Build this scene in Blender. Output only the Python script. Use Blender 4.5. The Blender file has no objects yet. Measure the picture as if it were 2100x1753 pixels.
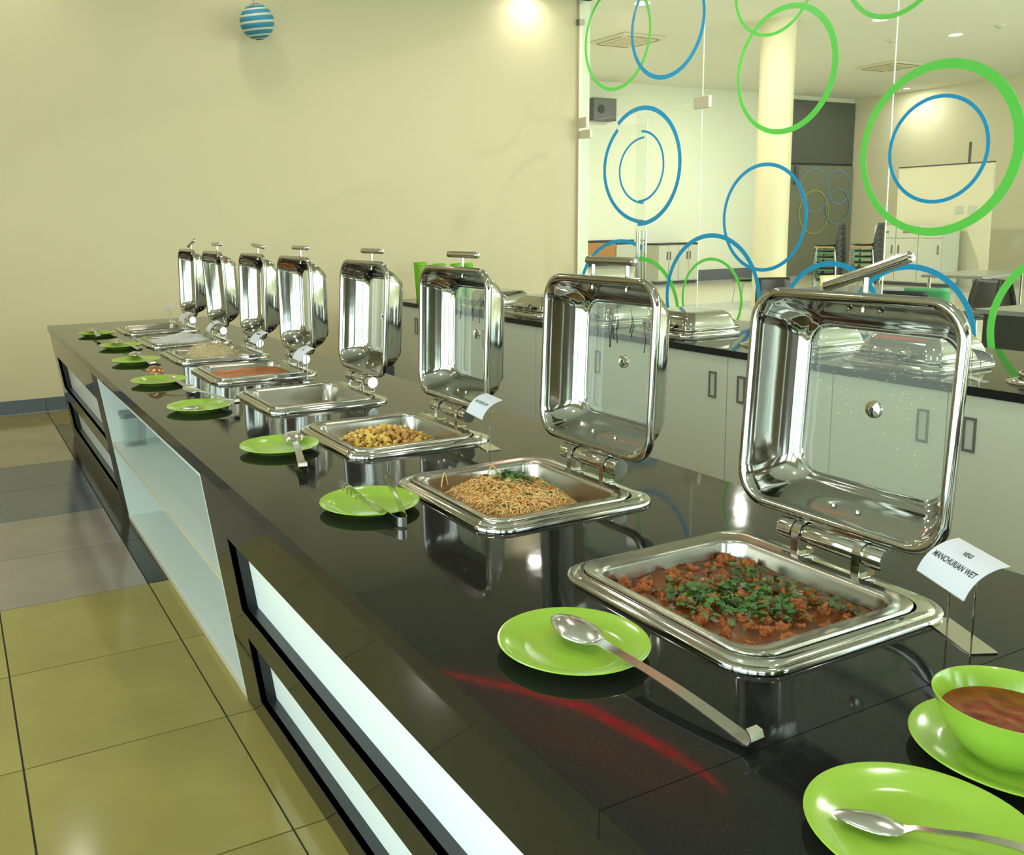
import bpy, bmesh, math, random
from mathutils import Vector, Matrix, Euler, noise
random.seed(7)
PI = math.pi
S = bpy.context.scene
COL = S.collection
R = math.radians

# ------------------------------------------------------------------ camera
YAW, PITCH, ROLL, FPX, CAM_H, PPX, PPY = 0.4819, 0.1495, 0.0153, 1883.8, 1.5485, 880.26, 745.68
cam_d = bpy.data.cameras.new('camera'); cam = bpy.data.objects.new('camera', cam_d); COL.objects.link(cam)
fw = Vector((math.sin(YAW)*math.cos(PITCH), math.cos(YAW)*math.cos(PITCH), -math.sin(PITCH)))
rt = Vector((math.cos(YAW), -math.sin(YAW), 0)); dn = fw.cross(rt)
r2 = math.cos(ROLL)*rt + math.sin(ROLL)*dn; d2 = -math.sin(ROLL)*rt + math.cos(ROLL)*dn
M = Matrix((r2, -d2, -fw)).transposed().to_4x4(); M.translation = Vector((0, 0, CAM_H))
cam.matrix_world = M
cam_d.sensor_width = 36; cam_d.sensor_fit = 'HORIZONTAL'
cam_d.lens = FPX/2100*36
cam_d.shift_x = (1050-PPX)/2100; cam_d.shift_y = -(876.5-PPY)/2100
cam_d.clip_start = 0.05; cam_d.clip_end = 200
S.camera = cam

# ------------------------------------------------------------------ world, lights, exposure
w = bpy.data.worlds.new('world'); S.world = w; w.use_nodes = True
w.node_tree.nodes['Background'].inputs[0].default_value = (.75, .85, 1, 1)
w.node_tree.nodes['Background'].inputs[1].default_value = 0.6
S.view_settings.view_transform = 'Standard'; S.view_settings.look = 'None'
S.view_settings.gamma = 1; S.view_settings.use_curve_mapping = False
S.view_settings.exposure = 0.62
NEAR_CEIL, FAR_CEIL = 3.95, 4.9
XL = -2.9            # left wall
WIN_E = 10.0          # brightness of the daylight in the windows
DOWN_W = 12.0        # watts of one near-room downlight
FAR_W = 125.0        # watts of one far-room downlight

def link(o, parent=None):
    COL.objects.link(o)
    if parent: o.parent = parent
    return o

# ------------------------------------------------------------------ materials
MATS = {}
def mat(name, col=(.8,.8,.8), rough=.5, metal=0, spec=.5, **k):
    if name in MATS: return MATS[name]
    m = bpy.data.materials.new(name); m.use_nodes = True
    b = m.node_tree.nodes['Principled BSDF']
    b.inputs['Base Color'].default_value = (*col, 1)
    b.inputs['Roughness'].default_value = rough
    b.inputs['Metallic'].default_value = metal
    b.inputs['Specular IOR Level'].default_value = spec
    for a, v in k.items():
        b.inputs[a.replace('_', ' ')].default_value = v
    MATS[name] = m; return m
def nodes(m): return m.node_tree.nodes, m.node_tree.links, m.node_tree.nodes['Principled BSDF']
def noise_color(m, c1, c2, scale=8, detail=4, lo=.35, hi=.65, coord='Object', into='Base Color', rough=None):
    N, L, b = nodes(m)
    tc = N.new('ShaderNodeTexCoord'); nz = N.new('ShaderNodeTexNoise'); cr = N.new('ShaderNodeValToRGB')
    nz.inputs['Scale'].default_value = scale; nz.inputs['Detail'].default_value = detail
    cr.color_ramp.elements[0].position = lo; cr.color_ramp.elements[1].position = hi
    cr.color_ramp.elements[0].color = (*c1, 1); cr.color_ramp.elements[1].color = (*c2, 1)
    L.new(tc.outputs[coord], nz.inputs['Vector']); L.new(nz.outputs['Fac'], cr.inputs['Fac'])
    L.new(cr.outputs['Color'], b.inputs[into]); return m
def bump(m, scale=30, strength=.2, dist=.002, detail=3, coord='Object'):
    N, L, b = nodes(m)
    tc = N.new('ShaderNodeTexCoord'); nz = N.new('ShaderNodeTexNoise'); bp = N.new('ShaderNodeBump')
    nz.inputs['Scale'].default_value = scale; nz.inputs['Detail'].default_value = detail
    bp.inputs['Strength'].default_value = strength; bp.inputs['Distance'].default_value = dist
    L.new(tc.outputs[coord], nz.inputs['Vector']); L.new(nz.outputs['Fac'], bp.inputs['Height'])
    L.new(bp.outputs['Normal'], b.inputs['Normal']); return m

def granite():
    m = mat('black_granite', (.010,.010,.010), .045, spec=.22)
    N, L, b = nodes(m)
    tc = N.new('ShaderNodeTexCoord'); v = N.new('ShaderNodeTexVoronoi'); v.inputs['Scale'].default_value = 260
    cr = N.new('ShaderNodeValToRGB'); cr.color_ramp.elements[0].position = .02; cr.color_ramp.elements[1].position = .12
    cr.color_ramp.elements[0].color = (.10,.10,.09,1); cr.color_ramp.elements[1].color = (.011,.011,.0105,1)
    nz = N.new('ShaderNodeTexNoise'); nz.inputs['Scale'].default_value = 40; nz.inputs['Detail'].default_value = 5
    rr = N.new('ShaderNodeMapRange'); rr.inputs['From Min'].default_value = .3; rr.inputs['From Max'].default_value = .75
    rr.inputs['To Min'].default_value = .03; rr.inputs['To Max'].default_value = .075
    L.new(tc.outputs['Object'], v.inputs['Vector']); L.new(v.outputs['Distance'], cr.inputs['Fac'])
    L.new(cr.outputs['Color'], b.inputs['Base Color'])
    L.new(tc.outputs['Object'], nz.inputs['Vector']); L.new(nz.outputs['Fac'], rr.inputs['Value'])
    L.new(rr.outputs['Result'], b.inputs['Roughness'])
    return m
GRANITE = granite()
STEEL = mat('polished_steel', (.50,.485,.445), .1, 1)
bump(STEEL, 9, .08, .004, 2)
STEEL_LID = mat('lid_steel', (.42,.41,.375), .085, 1); bump(STEEL_LID, 6, .10, .006, 2)
STEEL_PAN = mat('pan_steel', (.44,.415,.36), .22, 1); bump(STEEL_PAN, 25, .05, .002)
STEEL_SPOON = mat('utensil_steel', (.60,.585,.55), .2, 1)
STEEL_DARK = mat('dark_steel', (.30,.29,.26), .2, 1)
PLATE = mat('lime_melamine', (.265,.43,.045), .16, spec=.5)
WHITE_LAM = mat('white_laminate', (.60,.64,.60), .32)
WHITE_GLOSS = mat('white_panel', (.92,.94,.93), .25)
CAB_WHITE = mat('cabinet_white', (.55,.565,.465), .3)
SHELF_EDGE = mat('shelf_edge_band', (.50,.45,.33), .5)
BLACK_EDGE = mat('black_reveal', (.012,.014,.015), .3)
WALL = mat('cream_wall', (.635,.555,.345), .6); bump(WALL, 60, .06, .002)
WALL_W = mat('white_wall', (.78,.80,.66), .6)
WALL_B = mat('beige_wall', (.74,.69,.50), .6)
CEIL = mat('ceiling_white', (.66,.66,.56), .8); CEIL_F = mat('ceiling_white_hall', (.80,.80,.72), .8)
BASEB = mat('slate_skirting', (.115,.135,.165), .3)
GROUT = mat('dark_grout', (.025,.022,.018), .8)
def tile_mat(n, c):
    m = mat(n, c, .14, spec=.4)
    return noise_color(m, tuple(x*.90 for x in c), tuple(min(1,x*1.07) for x in c), 2.5, 3)
T_Y = tile_mat('olive_tile', (.262,.215,.062)); T_M = tile_mat('mauve_tile', (.235,.20,.165))
T_G = tile_mat('slate_tile', (.085,.097,.115)); T_B = tile_mat('beige_tile', (.29,.26,.165)); T_K = tile_mat('black_tile', (.02,.018,.015))
BLUE = mat('blue_vinyl', (.008,.34,.70), .4); GREEN = mat('green_vinyl', (.135,.72,.10), .4)
PALE_BLUE = mat('pale_blue_vinyl', (.13,.24,.33), .4); PALE_GREEN = mat('pale_green_vinyl', (.28,.32,.08), .4)
PAPER = mat('card_paper', (.60,.60,.66), .6); INK = mat('black_ink', (.02,.02,.03), .6)
CLIP = mat('glass_clamp', (.60,.56,.42), .3, .3)
BLACK_PL = mat('black_plastic', (.018,.018,.018), .35); GREEN_PL = mat('green_plastic', (.08,.36,.13), .4)
CREAM_PL = mat('cream_plastic', (.72,.62,.36), .4); YEL_PL = mat('yellow_plastic', (.62,.42,.08), .4)
TABLE_G = mat('grey_table_top', (.22,.23,.22), .2); ORANGE = mat('orange_wood', (.42,.19,.05), .4)
GREEN_CUP = mat('green_tumbler', (.20,.50,.015), .3, Transmission_Weight=.0)
CHARCOAL = mat('charcoal_panel', (.07,.08,.075), .4); DUSK = mat('dusky_glass', (.165,.18,.13), .25)

def thin_glass(name, tint=(.93,.96,.93), ior=1.45, haze=0.0):
    m = bpy.data.materials.new(name); m.use_nodes = True; N, L = m.node_tree.nodes, m.node_tree.links
    N.remove(N['Principled BSDF']); out = N['Material Output']
    tr = N.new('ShaderNodeBsdfTransparent'); tr.inputs[0].default_value = (*tint, 1)
    gl = N.new('ShaderNodeBsdfGlossy'); gl.inputs['Roughness'].default_value = .02; gl.inputs[0].default_value = (1,1,1,1)
    fr = N.new('ShaderNodeFresnel'); fr.inputs[0].default_value = ior
    ge = N.new('ShaderNodeNewGeometry'); om = N.new('ShaderNodeMath'); om.operation = 'SUBTRACT'; om.inputs[0].default_value = 1
    ml = N.new('ShaderNodeMath'); ml.operation = 'MULTIPLY'; L.new(ge.outputs['Backfacing'], om.inputs[1]); L.new(om.outputs[0], ml.inputs[0]); L.new(fr.outputs[0], ml.inputs[1])
    mx = N.new('ShaderNodeMixShader'); L.new(ml.outputs[0], mx.inputs[0]); L.new(tr.outputs[0], mx.inputs[1]); L.new(gl.outputs[0], mx.inputs[2])
    last = mx
    if haze:
        df = N.new('ShaderNodeBsdfDiffuse'); df.inputs[0].default_value = (.85,.87,.85,1)
        m2 = N.new('ShaderNodeMixShader'); m2.inputs[0].default_value = haze
        L.new(mx.outputs[0], m2.inputs[1]); L.new(df.outputs[0], m2.inputs[2]); last = m2
    L.new(last.outputs[0], out.inputs[0]); return m
GLASS = thin_glass('partition_glass', (.95,.975,.95), 1.4)
GLASS_LID = thin_glass('lid_glass', (.90,.93,.88), 1.4, .07)
GLASS_EDGE = mat('glass_edge', (.80,.88,.80), .2)
ACRYLIC = thin_glass('clear_acrylic', (.93,.95,.94), 1.45, .03)
def emis(name, col, st):
    m = bpy.data.materials.new(name); m.use_nodes = True; N, L = m.node_tree.nodes, m.node_tree.links
    N.remove(N['Principled BSDF']); e = N.new('ShaderNodeEmission'); e.inputs[0].default_value = (*col, 1); e.inputs[1].default_value = st
    L.new(e.outputs[0], N['Material Output'].inputs[0]); return m
def daylight():
    m = emis('daylight_pane', (.86,.95,1), WIN_E); N, L = m.node_tree.nodes, m.node_tree.links; e = [n for n in N if n.type == 'EMISSION'][0]
    tc = N.new('ShaderNodeTexCoord'); nz = N.new('ShaderNodeTexNoise'); nz.inputs['Scale'].default_value = 1.6; nz.inputs['Detail'].default_value = 5
    cr = N.new('ShaderNodeValToRGB'); cr.color_ramp.elements[0].position = .40; cr.color_ramp.elements[1].position = .64
    cr.color_ramp.elements[0].color = (.10,.17,.11,1); cr.color_ramp.elements[1].color = (.86,.95,1,1)
    el = cr.color_ramp.elements.new(.51); el.color = (.30,.42,.42,1)
    L.new(tc.outputs['Object'], nz.inputs['Vector']); L.new(nz.outputs['Fac'], cr.inputs['Fac']); L.new(cr.outputs['Color'], e.inputs[0]); return m
DAY = daylight(); RED = emis('red_led', (1,.008,.006), 2.6); LAMP = emis('lamp_lens', (1,.97,.9), 18)

# ------------------------------------------------------------------ mesh helpers
def mesh(name, verts, faces, m=None, smooth=False, ang=40):
    me = bpy.data.meshes.new(name); me.from_pydata([tuple(v) for v in verts], [], faces); me.update()
    if m: me.materials.append(m)
    if smooth:
        me.shade_smooth()
        me.set_sharp_from_angle(angle=R(ang))
    return me
def ob(name, me, parent=None, loc=(0,0,0), rot=(0,0,0), scale=(1,1,1)):
    o = bpy.data.objects.new(name, me); o.location = loc; o.rotation_euler = rot; o.scale = scale
    return link(o, parent)
def tag(o, label, cat, group=None, kind=None):
    o['label'] = label; o['category'] = cat
    if group: o['group'] = group
    if kind: o['kind'] = kind
    return o
def thing(name, label, cat, loc=(0,0,0), rz=0, group=None):
    o = bpy.data.objects.new(name, None); o.empty_display_size = .05; o.location = loc; o.rotation_euler = (0,0,rz); link(o)
    return tag(o, label, cat, group)
def struct(name, me=None, parent=None):
    o = bpy.data.objects.new(name, me); link(o, parent); o['kind'] = 'structure'; return o
class MB:
    def __init__(s): s.v = []; s.f = []
    def add(s, v, f):
        k = len(s.v); s.v += [tuple(q) for q in v]; s.f += [tuple(i+k for i in g) for g in f]; return s
    def box(s, x0, x1, y0, y1, z0, z1):
        v = [(x0,y0,z0),(x1,y0,z0),(x1,y1,z0),(x0,y1,z0),(x0,y0,z1),(x1,y0,z1),(x1,y1,z1),(x0,y1,z1)]
        return s.add(v, [(0,3,2,1),(4,5,6,7),(0,1,5,4),(1,2,6,5),(2,3,7,6),(3,0,4,7)])
    def tube(s, pts, r, n=10, caps=True):
        pts = [Vector(p) for p in pts]; k = len(pts); rs = r if isinstance(r, (list, tuple)) else [r]*k
        t0 = (pts[1]-pts[0]).normalized(); up = Vector((0,0,1)) if abs(t0.z) < .9 else Vector((1,0,0))
        u = t0.cross(up).normalized(); V = []; F = []
        for i, p in enumerate(pts):
            t = (pts[min(i+1,k-1)]-pts[max(i-1,0)]).normalized()
            u = (u - t*u.dot(t)).normalized(); w = t.cross(u)
            for j in range(n):
                a = 2*PI*j/n; V.append(p + (u*math.cos(a)+w*math.sin(a))*rs[i])
        for i in range(k-1):
            for j in range(n):
                F.append((i*n+j, i*n+(j+1)%n, (i+1)*n+(j+1)%n, (i+1)*n+j))
        if caps: F.append(tuple(range(n-1,-1,-1))); F.append(tuple((k-1)*n+j for j in range(n)))
        return s.add(V, F)
    def lathe(s, prof, n=48, c=(0,0,0), axis='z', cap0=True, cap1=True):
        V = []; F = []; k = len(prof)
        for (r, z) in prof:
            for j in range(n):
                a = 2*PI*j/n; p = (r*math.cos(a), r*math.sin(a), z)
                if axis == 'x': p = (p[2], p[0], p[1])
                if axis == 'y': p = (p[1], p[2], p[0])
                V.append((p[0]+c[0], p[1]+c[1], p[2]+c[2]))
        for i in range(k-1):
            for j in range(n): F.append((i*n+j, i*n+(j+1)%n, (i+1)*n+(j+1)%n, (i+1)*n+j))
        if cap0: F.append(tuple(range(n-1,-1,-1)))
        if cap1: F.append(tuple((k-1)*n+j for j in range(n)))
        return s.add(V, F)
    def loft(s, loops, cap0=False, cap1=False, closed=False):
        n = len(loops[0]); V = [p for l in loops for p in l]; F = []; k = len(loops)
        for i in range(k if closed else k-1):
            a, b = i, (i+1) % k
            for j in range(n): F.append((a*n+j, a*n+(j+1)%n, b*n+(j+1)%n, b*n+j))
        if cap0: F.append(tuple(range(n-1,-1,-1)))
        if cap1: F.append(tuple((k-1)*n+j for j in range(n)))
        return s.add(V, F)
    def prism(s, poly, y0, y1, axis='y'):
        n = len(poly)
        f = (lambda a,b,t:(a,t,b)) if axis == 'y' else ((lambda a,b,t:(t,a,b)) if axis == 'x' else (lambda a,b,t:(a,b,t)))
        V = [f(a,b,y0) for a,b in poly]+[f(a,b,y1) for a,b in poly]
        F = [tuple(range(n)), tuple(range(2*n-1,n-1,-1))]+[(i,(i+1)%n+0,(i+1)%n+n,i+n) for i in range(n)]
        return s.add(V, F)
    def me(s, name, m=None, smooth=False, ang=40, fix=True):
        me = mesh(name, s.v, s.f, m)
        if fix:
            b = bmesh.new(); b.from_mesh(me); bmesh.ops.recalc_face_normals(b, faces=b.faces); b.to_mesh(me); b.free()
        if smooth: me.shade_smooth(); me.set_sharp_from_angle(angle=R(ang))
        return me
def bevel(o, w=.003, seg=2):
    md = o.modifiers.new('bevel', 'BEVEL'); md.width = w; md.segments = seg; md.limit_method = 'ANGLE'; return o
def boxo(name, x0, x1, y0, y1, z0, z1, m, parent=None, bev=0):
    o = ob(name, MB().box(x0,x1,y0,y1,z0,z1).me(name, m), parent)
    if bev: bevel(o, bev)
    return o
def rrect(a0, a1, b0, b1, r, n=7):
    P = []
    for ca, cb, s in ((a1-r,b1-r,0),(a0+r,b1-r,90),(a0+r,b0+r,180),(a1-r,b0+r,270)):
        for k in range(n+1):
            t = R(s+90*k/n); P.append((ca+r*math.cos(t), cb+r*math.sin(t)))
    return P
def copy_tree(o, parent=None):
    c = o.copy(); COL.objects.link(c); c.parent = parent
    for ch in list(o.children): copy_tree(ch, c)
    return c

# ================================================================== THE ROOM
# floor: dark slab with raised tiles
TX, TY, OX, OY = .6, .638, .083, 2.106
fl = struct('floor', MB().box(XL,6.36,-5,8.5,-.06,-.004).me('floor', GROUT))
tmesh = {}
def row_mat(j, i):
    if 3 <= j <= 8 and i == 1: return T_K
    if j in (3,4): return T_M
    if j in (5,6): return T_G
    if j in (7,8): return T_B
    return T_Y
for i in range(-5, 10):
    for j in range(-8, 10):
        m = row_mat(j, i)
        if m.name not in tmesh: tmesh[m.name] = MB().box(.003,TX-.003,.003,TY-.003,-.006,0).me('tile', m)
        ob('tile', tmesh[m.name], fl, (OX+TX*i, OY+TY*j, 0))
# far wall with skirting tiles
struct('wall_back', MB().box(XL,6.36,8.5,8.7,0,NEAR_CEIL).me('wall_back', WALL))
bb = struct('baseboard_back', MB().box(XL,6.36,8.490,8.5,0,.115).me('bb', GROUT))
skm = MB().box(.002,.598,8.482,8.4905,.001,.12).me('skirting_tile', BASEB)
for i in range(-4, 10): ob('skirting_tile', skm, bb, (OX+TX*i,0,0))
struct('wall_left', MB().box(XL-.2,XL,-5,8.7,0,NEAR_CEIL).me('wall_left', WALL))
struct('wall_front', MB().box(XL,6.36,-5.2,-5,0,NEAR_CEIL).me('wall_front', mat('unseen_wall_brown', (.16,.125,.085), .5)))  # unseen wall, made dark brown so the lids reflect darker and warmer
struct('ceiling', MB().box(XL-.2,6.5,-5.2,8.7,NEAR_CEIL,NEAR_CEIL+.12).me('ceiling', CEIL))
# daylight windows behind the camera
def window(name, org, rz, w_, h_, cols):
    r = bpy.data.objects.new(name, None); r.location = org; r.rotation_euler = (0,0,rz); link(r); r['kind'] = 'structure'
    ob('window_pane', MB().box(-w_/2,w_/2,-.004,.004,0,h_).me('pane', DAY), r)
    f = MB()
    f.box(-w_/2-.06,w_/2+.06,.0,.05,-.06,0).box(-w_/2-.06,w_/2+.06,.0,.05,h_,h_+.06)
    for k in range(cols+1):
        x = -w_/2+w_*k/cols; f.box(x-.03,x+.03,0,.05,0,h_)
    f.box(-w_/2,w_/2,.0,.05,h_*.66-.02,h_*.66+.02)
    ob('window_frame', f.me('frame', STEEL_DARK), r)
k = 1
for y in (-3.2, -.4, 2.4):
    window('window_%d' % k, (XL+.02, y, .35), -PI/2, 2.4, 2.6, 3); k += 1
for x in (-1.6, 1.6, 4.6):
    window('window_%d' % k, (x, -4.98, .7), 0, 1.7, 2.0, 2); k += 1
# near-room downlights: few read from reflections, the rest added for fill and wall brightness
def downlight(x, y, z, watts, label, group, size=.17):
    t = thing('ceiling_downlight', label, 'light', (x, y, z), 0, group)
    ob('lamp_trim', MB().lathe([(.085,0),(.115,0),(.115,-.012),(.085,-.016)], 24, cap0=False, cap1=False).me('trim', CEIL), t)
    ob('lamp_lens', MB().lathe([(.084,-.004),(.084,-.007)], 24).me('lens', LAMP), t)
    L = bpy.data.lights.new('lamp', 'AREA'); L.shape = 'DISK'; L.size = size; L.energy = watts; L.color = (1,.95,.84)
    lo = bpy.data.objects.new('lamp_light', L); lo.location = (0,0,-.02); link(lo, t)
for (x, y) in [(5.66,8.28),(2.4,7.75),(.62,7.95),(-1.5,7.9),(2.4,4.6),(4.9,6.4),(.1,4.6),(-1.8,4.6),(2.6,1.0),(-.6,1.0),(2.6,-2.4),(-.6,-2.4),(5.3,-2.4)]:
    downlight(x, y, NEAR_CEIL, DOWN_W*(.12 if y in (7.75,7.95) else 0.2 if x == 5.66 else 1.5 if x == 4.9 else 1), 'round recessed downlight in the ceiling over the buffet counters', 'buffet hall downlights')
# red light strip under the ceiling, mirrored in the worktop
pts = [(3.20,6.12),(3.37,5.87),(3.665,5.486),(3.90,5.067),(4.0,4.596),(4.044,4.30),(4.06,4.007),(4.03,3.80)]
wds = [.004,.02,.035,.042,.042,.034,.018,.005]
v = []; f = []
for q, (x, y) in enumerate(pts):
    for dx in (-wds[q], wds[q]):
        for dz in (0, .004): v.append((x+dx, y+dx*.5, 3.67+dz))
for q in range(len(pts)-1):
    a = q*4; f += [(a,a+2,a+6,a+4),(a+1,a+5,a+7,a+3),(a,a+4,a+5,a+1),(a+2,a+3,a+7,a+6)]
f += [(0,1,3,2),(len(v)-4,len(v)-2,len(v)-1,len(v)-3)]
st = ob('red_light_strip', mesh('strip', v, f, RED)); tag(st, 'glowing red light strip hung in a curve below the ceiling', 'light')
for q in (1, 6):
    ob('hanging_cord', MB().tube([(pts[q][0],pts[q][1],3.67),(pts[q][0],pts[q][1],NEAR_CEIL)], .003, 6).me('cord', INK), st)

# ================================================================== GLASS PARTITION
GX = 6.36
gp = struct('window_20')
def pane(y0, y1, z0, z1):
    o = ob('glass_pane', MB().box(GX-.005,GX+.005,y0+.002,y1-.002,z0,z1).me('pane', GLASS), gp)
    e = MB().box(GX-.0055,GX+.0055,y0-.001,y0+.003,z0,z1)
    ob('glass_edge', e.me('edge', GLASS_EDGE), gp); return o
for (y0, y1) in [(4.635,6.60),(2.65,4.635),(.65,2.65),(-1.35,.65),(-5,-1.35)]: pane(y0, y1, 0, NEAR_CEIL)
pane(6.60, 8.49, 2.645, NEAR_CEIL)
pane(6.60, 7.52, .02, 2.635)          # closed leaf
def ring_mesh(r, wd, x0=0, a0=0, a1=360, ecc=(0,0), m=BLUE, n=72):
    V = []; F = []; full = (a1-a0) >= 360; k = n if full else n+1
    for i in range(k):
        a = R(a0+(a1-a0)*i/n); c, s = math.cos(a), math.sin(a)
        for x in (-.0008, .0008):
            V.append((x, r*c, r*s)); V.append((x, (r-wd)*c+ecc[0], (r-wd)*s+ecc[1]))
    for i in range(n):
        a = i*4; b = ((i+1) % k)*4
        F += [(a,b,b+1,a+1),(a+2,a+3,b+3,b+2),(a,a+2,b+2,b),(a+1,b+1,b+3,a+3)]
    if not full: F += [(0,1,3,2),(k*4-4,k*4-2,k*4-1,k*4-3)]
    return mesh('ring', V, F, m)
RX = GX-.0065
# y, z, r, width, material, (ecc y, ecc z)
RINGS = [(7.854,3.444,.535,.036,GREEN,(0,0)),(7.104,3.438,.521,.038,BLUE,(0,.006)),(5.807,3.516,.43,.028,GREEN,(0,0)),
 (5.65,2.789,.526,.045,GREEN,(.012,0)),(4.675,3.434,.426,.036,GREEN,(0,0)),(4.267,2.035,.618,.062,GREEN,(.012,-.004)),
 (4.261,2.031,.383,.027,BLUE,(0,0)),(5.821,1.571,.47,.032,BLUE,(0,0)),(6.416,.83,.606,.042,BLUE,(0,0)),(6.406,.822,.389,.028,GREEN,(0,0)),
 (5.095,.723,.491,.042,BLUE,(0,0)),(4.403,.684,.527,.042,BLUE,(0,0)),(3.218,.789,.588,.05,GREEN,(0,0))]
for k_, (y, z, r, wd, m, ec) in enumerate(RINGS):
    ob('ring_decal', ring_mesh(r, wd, ecc=ec, m=m), gp, (RX-.0018*(k_ % 5), y, z))
# right halves stay on the closed leaf and the fanlight, left halves swing with the open leaf
def arc(y, z, r, wd, a0, a1, m, parent, x): return ob('ring_decal', ring_mesh(r, wd, a0=a0, a1=a1, m=m, n=44), parent, (x, y, z))
# angle 0 = +y (towards the far wall, left in view), 90 = up
arc(7.45, 2.108, .60, .045, 52, 272, BLUE, gp, RX)
arc(7.45, 2.108, .36, .024, 92, 272, BLUE, gp, RX)
arc(7.412, .607, .59, .045, 78, 240, GREEN, gp, RX)
# open leaf, hinged at the wall and swung into the next room
leaf = bpy.data.objects.new('door_1', None); leaf.location = (GX, 8.46, 0); leaf.rotation_euler = (0,0,R(10)); link(leaf); leaf['kind'] = 'structure'
ob('glass_leaf', MB().box(-.005,.005,-.93,-.01,.02,2.56).me('leaf', GLASS), leaf)
ob('leaf_edge', MB().box(-.0055,.0055,-.933,-.929,.02,2.56).me('edge', GLASS_EDGE), leaf)
arc(-.925, 2.11, .58, .040, -89, 47, BLUE, leaf, -.0065)
arc(-.91, 2.08, .345, .022, -89, 88, BLUE, leaf, -.0065)
arc(-.62, .757, .613, .042, -40, 118, BLUE, leaf, -.0065)
def pull(parent, y, x=0):
    for sx in (-.045, .045):
        b = MB().tube([(x+sx,y,.80),(x+sx,y,1.46)], .012, 10)
        h = ob('pull_handle', b.me('pull', STEEL, True), parent)
        for z in (.92, 1.36): ob('handle_stud', MB().tube([(x+sx,y,z),(x,y,z)], .008, 8).me('stud', STEEL), h)
pull(gp, 7.40, GX); pull(leaf, -.86)
for (y, z, l) in [(6.60,2.64,.19),(8.40,2.64,.14),(6.60,.03,.19)]:
    c = boxo('patch_clamp', GX-.022,GX+.022,y-l/2,y+l/2,z-.055,z+.055, CLIP, gp, .004)
boxo('patch_clamp', -.022,.022,-.16,-.02,2.47,2.56, CLIP, leaf, .004)
boxo('wall_channel', GX-.02,GX+.02,8.465,8.5,0,NEAR_CEIL, CLIP, gp)
boxo('wall_clip', GX-.04,GX+.03,8.44,8.5,3.68,3.74, STEEL_DARK, gp)
struct('trim_1', MB().box(GX-.05,GX+.14,-5,8.7,NEAR_CEIL,FAR_CEIL).me('bulkhead', CEIL))

# ================================================================== NEXT ROOM
fl2 = struct('floor_beyond', MB().box(GX,23.4,-5,18.4,-.06,0).me('floor_beyond', None))
mF = mat('striped_hall_floor', (.5,.5,.4), .16)
N, L, b = nodes(mF)
tc = N.new('ShaderNodeTexCoord'); sx = N.new('ShaderNodeSeparateXYZ'); ma = N.new('ShaderNodeMath'); ma.operation = 'MULTIPLY_ADD'
ma.inputs[1].default_value = 1/(TY*10); ma.inputs[2].default_value = -(OY-TY*20)/(TY*10)
fr = N.new('ShaderNodeMath'); fr.operation = 'FRACT'; cr = N.new('ShaderNodeValToRGB'); cr.color_ramp.interpolation = 'CONSTANT'
cols = [(0,(.60,.56,.36)),(.3,(.58,.54,.44)),(.5,(.36,.37,.36)),(.7,(.60,.57,.43)),(.9,(.60,.56,.36))]
cr.color_ramp.elements[0].color = (*cols[0][1],1); cr.color_ramp.elements[1].position = .3; cr.color_ramp.elements[1].color = (*cols[1][1],1)
for p_, c_ in cols[2:]:
    e = cr.color_ramp.elements.new(p_); e.color = (*c_,1)
L.new(tc.outputs['Object'], sx.inputs[0]); L.new(sx.outputs['Y'], ma.inputs[0]); L.new(ma.outputs[0], fr.inputs[0]); L.new(fr.outputs[0], cr.inputs[0]); L.new(cr.outputs[0], b.inputs['Base Color'])
fl2.data.materials.append(mF)
struct('ceiling_beyond', MB().box(GX,23.6,-5.2,18.6,FAR_CEIL,FAR_CEIL+.1).me('ceiling_beyond', CEIL_F))
struct('wall_far', MB().box(GX,23.4,18.2,18.4,0,FAR_CEIL).me('wall_far', WALL_W))
struct('wall_right', MB().box(23.3,23.5,-5,18.2,0,FAR_CEIL).me('wall_right', WALL_B))
struct('wall_divider', MB().box(GX,GX+.15,8.5,18.2,0,FAR_CEIL).me('wall_divider', WALL_W))
struct('wall_end', MB().box(GX,23.4,-5.2,-5,0,FAR_CEIL).me('wall_end', WALL_W))
struct('baseboard_far', MB().box(16.9,20.6,18.17,18.2,0,.28).me('bbf', BASEB))
pil = struct('wall_pillar', MB().lathe([(.285,0),(.285,FAR_CEIL)], 40).me('pillar', mat('pillar_cream', (.78,.70,.48), .6), True)); pil.location = (12.9,11.64,0)
for k_, (x, y, w_) in enumerate([(9.5,-4.97,4.5),(15.5,-4.97,4.5),(21,-4.97,3.5)]):  # unseen glowing windows added to light the dining hall
    window('window_%d' % (10+k_), (x, y, .8), 0, w_, 3.2, 4)
for (x, y) in [(11.3,10.6),(22.6,16.1),(9.5,14.5),(16.5,14.5),(9.5,2.6),(13.5,1),(18.5,0),(9.5,-2),(15,-2),(20,-2)]:  # most are unseen lamps, added to light the hall
    downlight(x, y, FAR_CEIL, FAR_W*(.15 if x == 22.6 else .4 if x == 11.3 else 1), 'round recessed downlight in the ceiling beyond the glass partition', 'dining hall downlights', .12 if x == 11.3 else .25)
for k_, y in enumerate((-2.6, 2.2)): window('window_%d' % (13+k_), (23.28, y, .8), PI/2, 4.2, 3.2, 4)  # two more unseen windows, added to brighten the hall ceiling
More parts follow.
